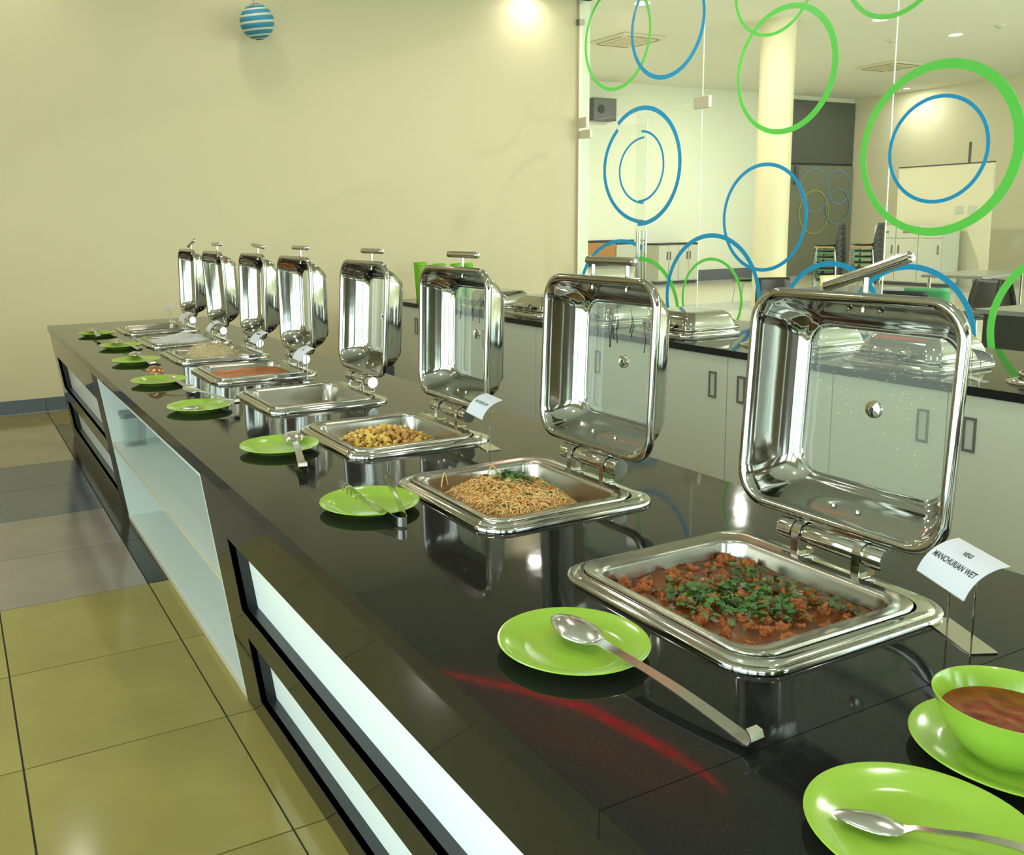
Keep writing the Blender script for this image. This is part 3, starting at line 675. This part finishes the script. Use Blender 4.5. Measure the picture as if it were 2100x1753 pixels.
# 2: noodles
def nh(x, y):
    u, v_ = (x+.035)/.19, (y-.0)/.212
    d = (abs(u)**2.4+abs(v_)**2.4)
    return max(0, (1-d))*.085*(1+.12*noise.noise((x*25,y*25,9)))
tone = []; mb = MB()
for q in range(2300):
    for _ in range(30):
        x, y = random.uniform(-.190,.145), random.uniform(-.184,.184)
        if ((x+.035)/.184)**2+(y/.204)**2 < 1: break
    a = random.uniform(0, 2*PI); P = []; cu = random.uniform(-.9,.9); lift = random.uniform(-.008,.004)
    for s_ in range(11):
        z = -.05+nh(x, y)+lift+.003*math.sin(s_*1.3+q); P.append((x,y,max(z,-.058)))
        x = min(.155,max(-.190, x+.0075*math.cos(a))); y = min(.178,max(-.178, y+.0075*math.sin(a))); a += cu*.35+random.uniform(-.25,.25)
    mb.tube(P, .0018, 4, False); tone += [random.choice((0,0,0,1,1,1,2))]*40
for (x,y,z0,a) in [(-.17,.12,.01,.9),(-.03,.12,.012,.3),(.01,.12,.008,2.4)]:
    P = [(x+.03*math.cos(a)*s_/10*1.5, y+.02*math.sin(a)*s_/10, z0+.035*math.sin(PI*s_/10)) for s_ in range(11)]; mb.tube(P, .0017, 5, False)
me = mesh('fried_noodles', mb.v, mb.f, NOODS[0], False); me.shade_smooth(); me.materials.append(NOODS[1]); me.materials.append(NOODS[2])
tone += [0]*(len(mb.f)-len(tone)); me.polygons.foreach_set('material_index', tone)
o = ob('fried_noodles', me, None, (DISH_X, DY[1], ZT)); tag(o, 'tangled heap of golden fried noodles', 'noodles', kind='stuff')
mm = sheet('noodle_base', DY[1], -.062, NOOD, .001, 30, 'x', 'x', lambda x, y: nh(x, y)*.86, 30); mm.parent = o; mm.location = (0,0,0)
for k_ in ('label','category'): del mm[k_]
pts = [(random.gauss(-.005,.018), random.gauss(.02,.022), 0) for _ in range(190)]; pts = [(x,y,-.05+nh(x,y)+random.uniform(.004,.014)) for x,y,_ in pts]
pts += [(x,y,-.05+nh(x,y)+.004) for x,y in [(random.uniform(-.16,.08), random.uniform(-.14,.14)) for _ in range(70)]]
lc = leaf_cloud('coriander_garnish', pts, None); lc.location = (DISH_X, DY[1], ZT); tag(lc, 'green coriander garnish on top of the fried noodles', 'herbs', kind='stuff')
CAR = mat('carrot_shred', (.65,.17,.02), .4); cm = MB()
for q in range(34):
    x, y = random.uniform(-.16,.08), random.uniform(-.14,.14); z = -.046+nh(x,y); a = random.uniform(0,6.28)
    cm.tube([(x,y,z),(x+.012*math.cos(a),y+.012*math.sin(a),z+.002)], .0016, 4)
lc = ob('carrot_shreds', cm.me('carrot', CAR), None, (DISH_X,DY[1],ZT)); tag(lc, 'orange carrot shreds mixed through the fried noodles', 'vegetables', kind='stuff')
# 3: potatoes
PM = [lumpy('potato', POT_A if s_ < 4 else POT_B, 2, .13, 1.2, s_, (1,.85+.1*(s_ % 3),.8), True) for s_ in range(7)]
def ph(x, y):
    d = (abs(x+.02)/.18)**2.3+(abs(y)/.195)**2.3
    return max(0, 1-d)*.066
pl = []; tries = 0
while len(pl) < 280 and tries < 20000:
    tries += 1; x, y = random.uniform(-.185,.155), random.uniform(-.18,.18)
    if (abs(x+.02)/.178)**2.3+(abs(y)/.192)**2.3 > 1 or x > .158: continue
    z = -.046+ph(x,y)*random.uniform(.8,1.06); s = random.uniform(.008,.0135)
    if all((x-a)**2+(y-b_)**2+(z-c)**2 > ((s+d)*.88)**2 for a,b_,c,d in pl): pl.append((x,y,z,s))
for (x,y,z,s) in pl:
    o = ob('potato_cube', random.choice(PM), None, (DISH_X+x, DY[2]+y, ZT+z), (random.uniform(0,6),random.uniform(0,6),random.uniform(0,6)), (s,s,s))
    tag(o, 'small browned potato cube in the dry cumin potato heap', 'potato', 'diced cumin potatoes')
mm = sheet('spiced_onion', DY[2], -.06, POT_B, .004, 40, 'brown cooked onion and spice bed under the diced potatoes', 'onion', lambda x,y: ph(x,y)*.9, 36, .04)
# 4 and 8: residue, 5: curry
sheet('thin_gravy', DY[3], -.050, RESID, .002, 12, 'thin brown leftover gravy in the nearly empty pan', 'gravy', None, 24, .012)
sheet('red_curry', DY[4], -.004, CURRY, .002, 12, 'smooth orange red curry in its steel pan', 'curry')
sheet('leftover_dal', DY[7], -.012, RESID, .002, 12, 'shallow brown leftover dal in the end pan', 'dal', None, 24, .01)
# 6, 7: rice
def rice(name, y0, m, hf, n, label, seeds):
    mb = MB()
    for q in range(n):
        x, y = random.uniform(-.185,.158), random.uniform(-.182,.182); h = hf(x, y)
        if h < .004: continue
        z = -.056+h+random.uniform(-.002,.003); a = random.uniform(0,6.28); t_ = random.uniform(-.5,.5); l = .0055; r_ = .0017
        d = Vector((math.cos(a)*math.cos(t_), math.sin(a)*math.cos(t_), math.sin(t_))); u = Vector((-math.sin(a), math.cos(a), 0)); w_ = d.cross(u); c = Vector((x,y,z))
        mb.add([c-d*l, c+u*r_, c+w_*r_, c-u*r_, c-w_*r_, c+d*l], [(0,2,1),(0,3,2),(0,4,3),(0,1,4),(5,1,2),(5,2,3),(5,3,4),(5,4,1)])
    o = ob(name, mesh(name, mb.v, mb.f, m), None, (DISH_X, y0, ZT)); tag(o, label, 'rice', kind='stuff')
    b_ = sheet('rice_bed', y0, -.060, m, .007, 60, 'x', 'x', lambda x,y: hf(x,y)*1.0, 60, .004); b_.parent = o; b_.location = (0,0,0)
    for k_ in ('label','category'): del b_[k_]
    if seeds:
        sb = MB()
        for q in range(seeds):
            x, y = random.uniform(-.15,.13), random.uniform(-.15,.15); z = -.055+hf(x,y); a = random.uniform(0,6.28)
            if hf(x,y) > .01: sb.tube([(x,y,z),(x+.005*math.cos(a),y+.005*math.sin(a),z+.001)], .0012, 4)
        c_ = ob('cumin_seeds', sb.me('cumin', CUMIN), o); c_['kind'] = 'stuff'
    return o
def rh1(x, y): return max(0, 1-(abs(x+.01)/.182)**2.5-(abs(y)/.20)**2.5)*.118*(1+.35*noise.noise((x*22,y*22,1)))
def rh2(x, y): return .060+max(0, 1-((x)/.16)**2-(y/.18)**2)*.045*(1+.4*noise.noise((x*14,y*14,4)))
rice('cumin_rice', DY[5], RICE_C, rh1, 6500, 'heaped cream coloured cumin rice with dark seeds', 130)
rice('plain_rice', DY[6], RICE_W, rh2, 6500, 'plain white steamed rice filling its pan', 0)

# ------------------------------------------------------------------ plates, bowl, utensils
PR = .125
prof = [(.0,.0015),(.068,.0015),(.072,.0),(.078,.0),(.080,.002),(.098,.0075),(.112,.0135),(.1235,.0172),(.1255,.0188),(.1245,.0205),(.121,.0202),(.110,.0165),(.098,.0115),(.090,.0078),(.084,.0058),(.078,.005),(.04,.0046),(.0,.0045)]
ME_PL = MB().lathe([(max(r,.0004),z) for r, z in prof], 64, cap0=True, cap1=True).me('plate', PLATE, True, 40)
PLATES = [(.869,1.163,'beside the manchurian dish with a broad steel ladle on it'),(.896,2.048,'beside the noodles with toothed tongs on it'),(.896,2.75,'beside the diced potatoes with a steel ladle across it'),
 (.838,3.545,'with two steel serving spoons beside the nearly empty dish'),(.829,4.266,'with a gravy stained ladle on it beside the red curry'),(.861,5.005,'with a ladle on it beside the cumin rice'),(.898,5.711,'with a spoon on it beside the plain white rice'),(.875,6.486,'with a ladle on it at the counter end by the cream wall'),
 (.925,.584,'with a small dessert spoon lying in it'),(1.183,.630,'under the lime green gravy bowl')]
for (x, y, s_) in PLATES:
    tag(ob('plate', ME_PL, None, (x,y,ZT+.0002)), 'lime green plate ' + s_, 'plate')
prof = [(.0004,.003),(.036,.003),(.038,0),(.043,0),(.046,.004),(.058,.014),(.074,.034),(.084,.056),(.0905,.076),(.0915,.0785),(.0895,.079),(.0865,.0745),(.080,.056),(.070,.037),(.054,.019),(.042,.009),(.0004,.008)]
bw = ob('bowl', MB().lathe(prof, 64).me('bowl', PLATE, True, 40), None, (1.172,.634,ZT+.0052)); tag(bw, 'lime green bowl of red brown gravy standing on a lime green plate', 'bowl')
V = [(0,0,.054)]; F = []
for i in range(1, 19):
    for j in range(48):
        r_ = .0785*i/18; a = 2*PI*j/48; x, y = r_*math.cos(a), r_*math.sin(a)
        V.append((x,y,.054+.0022*noise.noise((x*60,y*60,3))*(1 if i < 17 else 0)))
F = [(0,1+j,1+(j+1)%48) for j in range(48)]+[(1+(i-1)*48+j,1+i*48+j,1+i*48+(j+1)%48,1+(i-1)*48+(j+1)%48) for i in range(1,18) for j in range(48)]
REDG = mat('red_brown_gravy', (.20,.028,.006), .22, spec=.4); noise_color(REDG, (.12,.014,.003), (.24,.035,.006), 40, 4)
sg = ob('bowl_gravy', mesh('bowl_gravy', V, F, REDG, True, 80), None, (1.172,.634,ZT+.0055)); tag(sg, 'shiny red brown gravy inside the lime green bowl', 'gravy', kind='stuff')

def spoon_mesh(bl, bw_, dep, L, hw0, hw1, m, tip=1.0, hook=True, neck=.018, arch=.006, dome=1):
    """bowl centred at origin opening +z, handle along +x to length L; rim at z=0"""
    mb = MB(); n = 28; V = []; rings = 7
    def rimpt(a):
        c, s_ = math.cos(a), math.sin(a)
        ex = bl*(1.12*tip if c < 0 else 1.0)
        return (ex*c, bw_*s_*(1-.18*max(0,-c)))
    for off in (0, .0012):
        for i in range(rings+1):
            t_ = i/rings
            for j in range(n):
                x, y = rimpt(2*PI*j/n); k_ = 1-t_ if i < rings else .0
                V.append((x*k_, y*k_, dome*dep*(1-k_**2.2)-off))
    F = []
    for sgn in (0, 1):
        o_ = sgn*(rings+1)*n
        for i in range(rings):
            for j in range(n):
                q = (o_+i*n+j, o_+i*n+(j+1)%n, o_+(i+1)*n+(j+1)%n, o_+(i+1)*n+j); F.append(q if sgn else q[::-1])
    o_ = (rings+1)*n
    for j in range(n): F.append((j,(j+1)%n,o_+(j+1)%n,o_+j))
    bowl = mesh('spoon_bowl', V, F, m, True, 60)
    P = [(bl*.86,0,hw0*1.5),(bl*1.02,.001,hw0),(bl*1.25,.006,hw0*.72),(bl*1.7,.007,hw0*.66)]
    st_ = [(bl*1.7+(L-bl*1.7)*q/10) for q in range(1,11)]
    sec = [(bl*.84,-.0006,hw0*1.9),(bl*1.0,.001,hw0*1.25),(bl*1.22,.005,hw0*.85)]
    for x in st_:
        q = (x-bl*1.7)/(L-bl*1.7); sec.append((x,.006+arch*math.sin(PI*q),hw0*.72+(hw1-hw0*.72)*q))
    if hook:
        for a in (40,90,140,185): sec.append((L+.011*math.sin(R(a)), .006+.011*(1-math.cos(R(a))), hw1*(1 if a < 150 else .8)))
    V = []; F = []; th = .0011
    for i, (x, z, hw) in enumerate(sec):
        x2, z2 = sec[min(i+1,len(sec)-1)][:2]; x1, z1 = sec[max(i-1,0)][:2]; t_ = Vector((x2-x1,0,z2-z1)).normalized(); nn = Vector((-t_.z,0,t_.x))*th
        for (dy, sg_) in ((-hw,1),(hw,1),(hw,-1),(-hw,-1)): V.append((x+nn.x*sg_, dy, z+nn.z*sg_))
    for i in range(len(sec)-1):
        for j in range(4): F.append((i*4+j,i*4+(j+1)%4,(i+1)*4+(j+1)%4,(i+1)*4+j))
    F += [(3,2,1,0), tuple(len(V)-4+q for q in range(4))]
    hd = mesh('spoon_handle', V, F, m, True, 30)
    return bowl, hd
def utensil(name, label, pb, pe, meshes, flip=False, roll=0, bowl_mat=None):
    a, b_ = Vector(pb), Vector(pe); d = (b_-a); x = d.normalized(); y = Vector((0,0,1)).cross(x).normalized(); z = x.cross(y)
    Mx = Matrix((x,y,z)).transposed()
    if flip: Mx = Mx @ Euler((PI,0,0)).to_matrix()
    if roll: Mx = Mx @ Euler((R(roll),0,0)).to_matrix()
    t = thing(name, label, 'serving spoon', a); t.rotation_euler = Mx.to_euler()
    bo = ob('bowl', meshes[0], t); ob('handle', meshes[1], t)
    if bowl_mat:
        bo.material_slots[0].link = 'OBJECT'; bo.material_slots[0].material = bowl_mat
    return t
LAD = spoon_mesh(.048,.037,.014,.36,.012,.0125,STEEL_SPOON, tip=1.15)
LADF = spoon_mesh(.044,.034,.013,.36,.012,.0125,STEEL_SPOON, tip=1.1, hook=True)
SPO = spoon_mesh(.034,.021,.007,.185,.005,.009,STEEL_SPOON, tip=1.15, hook=False, arch=.008)
FLAT = spoon_mesh(.046,.031,.003,.33,.011,.012,STEEL_SPOON, tip=1.25)
STAINED = mat('gravy_stained_steel', (.34,.16,.07), .22, .6)
utensil('serving_ladle', 'broad steel ladle lying bowl down across the plate beside the manchurian', (.885,1.172,.878), (.900,.81,.853), LAD)
utensil('serving_ladle', 'steel ladle with hooked handle on the plate beside the diced potatoes', (.952,2.775,.880), (.850,2.40,.859), LAD)
LADB = spoon_mesh(.052,.044,.024,.36,.012,.0125,STEEL_SPOON, tip=1.05)
utensil('serving_ladle', 'gravy stained ladle propped bowl down on the plate beside the red curry', (.822,4.30,.903), (.892,3.985,.858), LADB, bowl_mat=STAINED)
utensil('serving_ladle', 'steel ladle with curled handle on the plate beside the cumin rice', (.876,5.10,.884), (.896,4.72,.860), LAD)
utensil('serving_ladle', 'steel ladle on the plate beside the plain white rice', (.888,5.77,.882), (.952,5.43,.860), LAD)
utensil('serving_ladle', 'steel ladle on the plate at the counter end by the wall', (.858,6.55,.882), (.838,6.19,.860), LAD)
utensil('flat_server', 'flat steel server propped on the plate beside the nearly empty dish', (.862,3.76,.893), (.945,3.47,.872), FLAT)
utensil('serving_spoon', 'slim steel spoon lying in the plate beside the nearly empty dish', (.80,3.525,.866), (.935,3.50,.873), SPO)
utensil('dessert_spoon', 'small steel dessert spoon lying in the front lime green plate', (.888,.618,.8665), (.985,.475,.8685), SPO)
# tongs
def arm_mesh(Lh):
    top = [(0,.011),(.04,.011),(.10,.0105),(.135,.008),(.16,.010),(.19,.0175),(.235,.0165),(.27,.012),(.285,.004)]
    bot = [(.288,-.012),(.281,-.013),(.277,.0)]
    for q in range(4):
        x = .268-q*.0215; bot += [(x,.001),(x-.004,-.015),(x-.010,-.016),(x-.012,-.001)]
    bot += [(.178,-.006),(.16,-.009),(.135,-.008),(.10,-.0105),(.04,-.011),(0,-.011)]
    return MB().prism([(a,b_) for a,b_ in top+bot], -.0008, .0008, 'y').me('tong_arm', STEEL_SPOON)
def place_arm(parent, base, tip, roll):
    o = ob('tong_arm', arm_mesh(.28), parent); a, b_ = Vector(base), Vector(tip); x = (b_-a).normalized(); y = Vector((0,0,1)).cross(x).normalized(); z = x.cross(y)
    Mx = Matrix((x,y,z)).transposed() @ Euler((R(roll),0,0)).to_matrix(); o.rotation_euler = Mx.to_euler(); o.location = a
    k_ = (b_-a).length/.288; o.scale = (k_,1,1)
tg = thing('serving_tongs', 'toothed steel tongs resting across the plate beside the noodles', 'tongs', (.899,1.868,ZT+.0155))
B0 = Vector((.899,1.868,ZT+.0155))
place_arm(tg, (-.012,.004,0), Vector((.856,2.16,.893))-B0, -12); place_arm(tg, (.012,.004,0), Vector((.985,2.14,.905))-B0, 12)
pr = [(.0128*math.cos(a), .004-.016*math.sin(a)) for a in [PI*q/14 for q in range(15)]]; pi_ = [(.0114*math.cos(a), .004-.0145*math.sin(a)) for a in [PI*q/14 for q in range(14,-1,-1)]]
ob('tong_bend', MB().prism(pr+pi_, -.011, .011, 'z').me('bend', STEEL_SPOON, True, 50), tg)

# ------------------------------------------------------------------ dish name cards
def text_mesh(s, size, m):
    c = bpy.data.curves.new('txt', 'FONT'); c.body = s; c.size = size; c.align_x = 'CENTER'; c.align_y = 'CENTER'; c.resolution_u = 2; c.offset = .00035; c.space_line = 1.0
    o = bpy.data.objects.new('txt', c); COL.objects.link(o); dg = bpy.context.evaluated_depsgraph_get(); dg.update()
    me = bpy.data.meshes.new_from_object(o.evaluated_get(dg)); bpy.data.objects.remove(o); me.materials.clear(); me.materials.append(m); return me
def card_pt(u, v_, lift=0):
    """u along the text, v up the slope (-.5...5); the card bends in an arc"""
    R_ = .08; a = (v_)*.095/R_            # arc angle
    base = R(38)
    # tangent starts steep at the bottom and flattens at the top
    x = R_*(math.sin(a-base+R(0))); z = R_*(math.cos(a-base))
    nx, nz = math.sin(a-base), math.cos(a-base)
    return (x+nx*lift+R_*math.sin(base)*.75, u, z+nz*lift-R_*math.cos(base))
def name_card(label, x, y, rz, lines, hgt=.10, wd=.135, size=.0135):
    t = thing('name_card_stand', label, 'name card', (x, y, ZT+.0003), rz)
    ob('stand_base', MB().loft([[(a,b_,0) for a,b_ in rrect(-.024,.024,-.068,.068,.004)],[(a,b_,.0022) for a,b_ in rrect(-.024,.024,-.068,.068,.004)]], True, True).me('base', STEEL), t)
    for dy in (-.034, .034): ob('stand_pin', MB().tube([(0,dy,.002),(0,dy,hgt+.008)], .0016, 8).me('pin', STEEL), t)
    V = []; F = []; nu, nv = 2, 14
    for lf in (0, .0012):
        for i in range(nv+1):
            for j in range(nu+1):
                p_ = card_pt((j/nu-.5)*wd, i/nv-.5, lf); V.append((p_[0],p_[1],p_[2]+hgt))
    K = (nu+1)*(nv+1)
    for i in range(nv):
        for j in range(nu):
            a = i*(nu+1)+j; F.append((a,a+nu+1,a+nu+2,a+1)); F.append((K+a,K+a+1,K+a+nu+2,K+a+nu+1))
    for i in range(nv):
        for j in (0, nu):
            a = i*(nu+1)+j; F.append((a,a+nu+1,K+a+nu+1,K+a))
    for j in range(nu):
        for i in (0, nv):
            a = i*(nu+1)+j; F.append((a,a+1,K+a+1,K+a))
    c = ob('paper_card', mesh('card', V, F, PAPER, True, 30), t)
    ob('card_rail', MB().tube([(card_pt(0,-.5)[0],-wd/2,card_pt(0,-.5)[2]+hgt-.001),(card_pt(0,-.5)[0],wd/2,card_pt(0,-.5)[2]+hgt-.001)], .0016, 6).me('rail', STEEL), t)
    ob('card_rail', MB().tube([(card_pt(0,.5)[0],-wd/2,card_pt(0,.5)[2]+hgt-.001),(card_pt(0,.5)[0],wd/2,card_pt(0,.5)[2]+hgt-.001)], .0016, 6).me('rail', STEEL), t)
    ob('pin_cap', MB().tube([(0,-.034,hgt+.007),(0,.034,hgt+.007)], .0016, 6).me('pincap', STEEL), t)
    for (s, v0, sz, wmax) in lines:
        if s[0] == '~':        # printing too small to read: a row of short ink strokes
            n_ = len(s)
            for q in range(n_):
                u0 = (q/n_-.5)*wmax; m_ = MB(); P4 = [card_pt(-(u0+a), v0+b_, .0016) for a, b_ in ((0,-.05),(wmax/n_*.7,-.05),(wmax/n_*.7,.05),(0,.05))]
                m_.add([(p_[0],p_[1],p_[2]+hgt) for p_ in P4], [(0,1,2,3)]); ob('printed_stroke', m_.me('stroke', INK), c)
            continue
        me = text_mesh(s, sz, INK)
        xs = [v_.co.x for v_ in me.vertices]; wid = max(xs)-min(xs); k_ = min(1, wmax/wid) if wid > 0 else 1
        for v_ in me.vertices:
            p_ = card_pt(-v_.co.x*k_, v0+v_.co.y/.095, .0016); v_.co = (p_[0],p_[1],p_[2]+hgt)
        ob('lettering', me, c)
    return t
name_card('white card reading VEG MANCHURIAN WET on a steel stand beside the manchurian', 1.462,.884, R(-26), [('VEG',.22,.013,.03),('MANCHURIAN WET',-.06,.0155,.115)], .13)
name_card('white card reading ALOO JEERA DRY on a steel stand beside the potatoes', 1.480,2.449, R(-9), [('ALOO JEERA DRY',.0,.015,.10)], .14)
name_card('small white card on a steel stand in front of the red curry', 1.455,4.04, R(-4), [('~~~',.12,.013,.02)], .125)
name_card('small white card on a steel stand in front of the cumin rice', 1.475,4.79, R(-2), [('~~~~~~~~',.1,.013,.075)], .125)
name_card('small white card on a steel stand in front of the plain white rice', 1.415,5.51, R(-6), [('~~~~~',.1,.012,.05)], .125)
name_card('small white card on a steel stand in front of the end dish', 1.42,6.25, R(0), [('~~',.15,.012,.015)], .12)
name_card('small white card on a steel stand at the far end of the counter', 1.50,7.12, R(0), [], .12)

# ================================================================== BACK COUNTER
BX0, BX1 = 3.765, 4.95
w2 = thing('granite_worktop', 'black granite worktop of the white cupboards with closed chafing dishes', 'worktop', (0,0,0))
BYS = [.2, 2.1, 4.0, 5.9, 7.93]
BD = [2.03, 2.84, 3.52, 4.44, 5.22, 6.0, 6.75]
for a, b_ in zip(BYS[:-1], BYS[1:]):
    hs = [(4.19-.20, 4.19+.232, y-.236, y+.236) for y in BD]
    hs = [(h[0],h[1],max(h[2],a+.0006),min(h[3],b_-.0006)) for h in hs if h[3] > a+.002 and h[2] < b_-.002]
    ob('granite_slab', slab_mesh(BX0-.02, BX1, a+.0006, b_-.0006, ZT-.036, ZT, hs), w2)
units = [(.5,1.75,1.12),(1.75,2.98,2.4),(2.98,4.30,3.66),(4.30,5.52,4.90),(5.52,6.74,6.13),(6.74,7.93,7.33)]
uw = ['at the end opposite the gravy bowl','opposite the manchurian dish','opposite the noodle dish','opposite the diced potatoes','opposite the nearly empty dish','at the end with the green tumblers']
for (a, b_, mid), s_ in zip(units, uw):
    t = thing('cupboard_unit', 'white two door cupboard under the second worktop ' + s_, 'cupboard', (0,0,0))
    boxo('carcass', BX0+.02,BX1-.05,a+.001,b_-.001,.09,.78, CAB_WHITE, t) ; boxo('plinth', BX0+.06,BX1-.08,a+.001,b_-.001,0,.09, CHARCOAL, t)
    for (c, d, hy) in ((a,mid,mid-.105),(mid,b_,mid+.105)):
        dr = boxo('door', BX0,BX0+.0195,c+.0025,d-.0025,.10,.808, CAB_WHITE, t, .0015)
        h = MB().box(BX0-.008,BX0+.0,hy-.027,hy+.027,.705,.716).box(BX0-.008,BX0+.0,hy-.027,hy+.027,.568,.579).box(BX0-.008,BX0,hy-.027,hy-.019,.579,.705).box(BX0-.008,BX0,hy+.019,hy+.027,.579,.705)
        ob('door_pull', h.me('pull', mat('satin_steel', (.20,.20,.18), .35, .6)), dr)
        ob('pull_recess', MB().box(BX0-.0012,BX0+.0002,hy-.019,hy+.019,.579,.705).me('recess', mat('recess_grey', (.50,.51,.46), .35, .1)), dr)
bl = ['opposite the gravy bowl at the end of the second counter','with a lime green plate on its lid','standing between the green ringed glass and the manchurian lid','with a clear rear window, behind the noodle lid','next to the one behind the noodle lid','next to the green tumblers end','beside the stacked green tumblers']
bl = ['farthest from the green tumblers','with a lime green plate beside its lid','two dishes from the lime green plate','in front of the glass door seam','beside the one before the door seam','next to the one by the green tumblers','nearest the green tumblers']
for y, s_ in zip(BD, bl): dish('closed_chafing_dish', 'closed steel chafing dish on the second worktop, ' + s_, 4.19, y, PI, -90)
p_ = ob('plate', ME_PL, None, (4.60,2.93,ZT+.0002)); tag(p_, 'lime green plate on the second worktop behind a closed chafing dish', 'plate')
name_card('white card on a steel stand on the second worktop near the lime green plate', 3.93,2.39, R(150), [], .12)
name_card('white card on a steel stand on the second worktop near the green tumblers', 4.02,6.36, R(150), [], .12)
# green tumbler stacks
tm = MB().lathe([(.040,.0),(.042,.004),(.062,.30),(.065,.352),(.062,.354),(.058,.30),(.038,.008)], 32, cap1=True).me('tumbler', GREEN_CUP, True, 40)
rim = MB().lathe([(.064,.325),(.0665,.328),(.0665,.334),(.064,.337)], 32, cap0=False, cap1=False).me('tumbler_rim', GREEN_CUP)
for k_, (x, y, s_) in enumerate([(4.0,7.80,1.0),(4.17,7.74,.955),(4.31,7.64,.95),(4.45,7.70,.94)]):
    t = thing('green_tumbler', 'tall lime green plastic tumbler at the wall end of the second worktop', 'tumbler', (x,y,ZT+.0003), 0, 'tall green tumblers')
    ob('tumbler_body', tm, t, scale=(1,1,s_)); ob('tumbler_rim', rim, t, scale=(1,1,s_))

# ================================================================== PAPER LANTERN
t = thing('paper_lantern', 'round blue and white striped paper lantern hanging by the cream wall', 'lantern', (2.64,8.25,3.36)); t.rotation_euler = (R(6),R(-9),0)
LB = mat('lantern_blue', (.03,.23,.36), .7); LWH = mat('lantern_white', (.62,.60,.44), .7)
nb = 13; lat0 = -78; lat1 = 74
edges = [lat0+(lat1-lat0)*q/nb for q in range(nb+1)]
for q in range(nb):
    a, b_ = edges[q], edges[q+1]
    if q % 2 == 1: a -= 2; b_ += 2
    else: a += 2; b_ -= 2
    if q == 0: a = edges[0]
    if q == nb-1: b_ = edges[-1]
    pr = [(.150*math.cos(R(a+(b_-a)*s_/4))*(1+.012*math.sin(PI*s_/4)), .150*math.sin(R(a+(b_-a)*s_/4))) for s_ in range(5)]
    ob('lantern_band', MB().lathe(pr, 40, cap0=False, cap1=False).me('band', LB if q % 2 else LWH, True, 80), t)
ob('lantern_hoop', MB().lathe([(.034,-.148),(.037,-.150),(.034,-.146)], 24, cap0=False, cap1=False).me('hoop', INK), t)
ob('lantern_hoop', MB().lathe([(.040,.144),(.045,.146),(.040,.149)], 24, cap0=False, cap1=False).me('hoop', INK), t)
ob('lantern_cord', MB().tube([(0,0,.145),(-.09,.06,.585)], .002, 6).me('cord', INK), t)
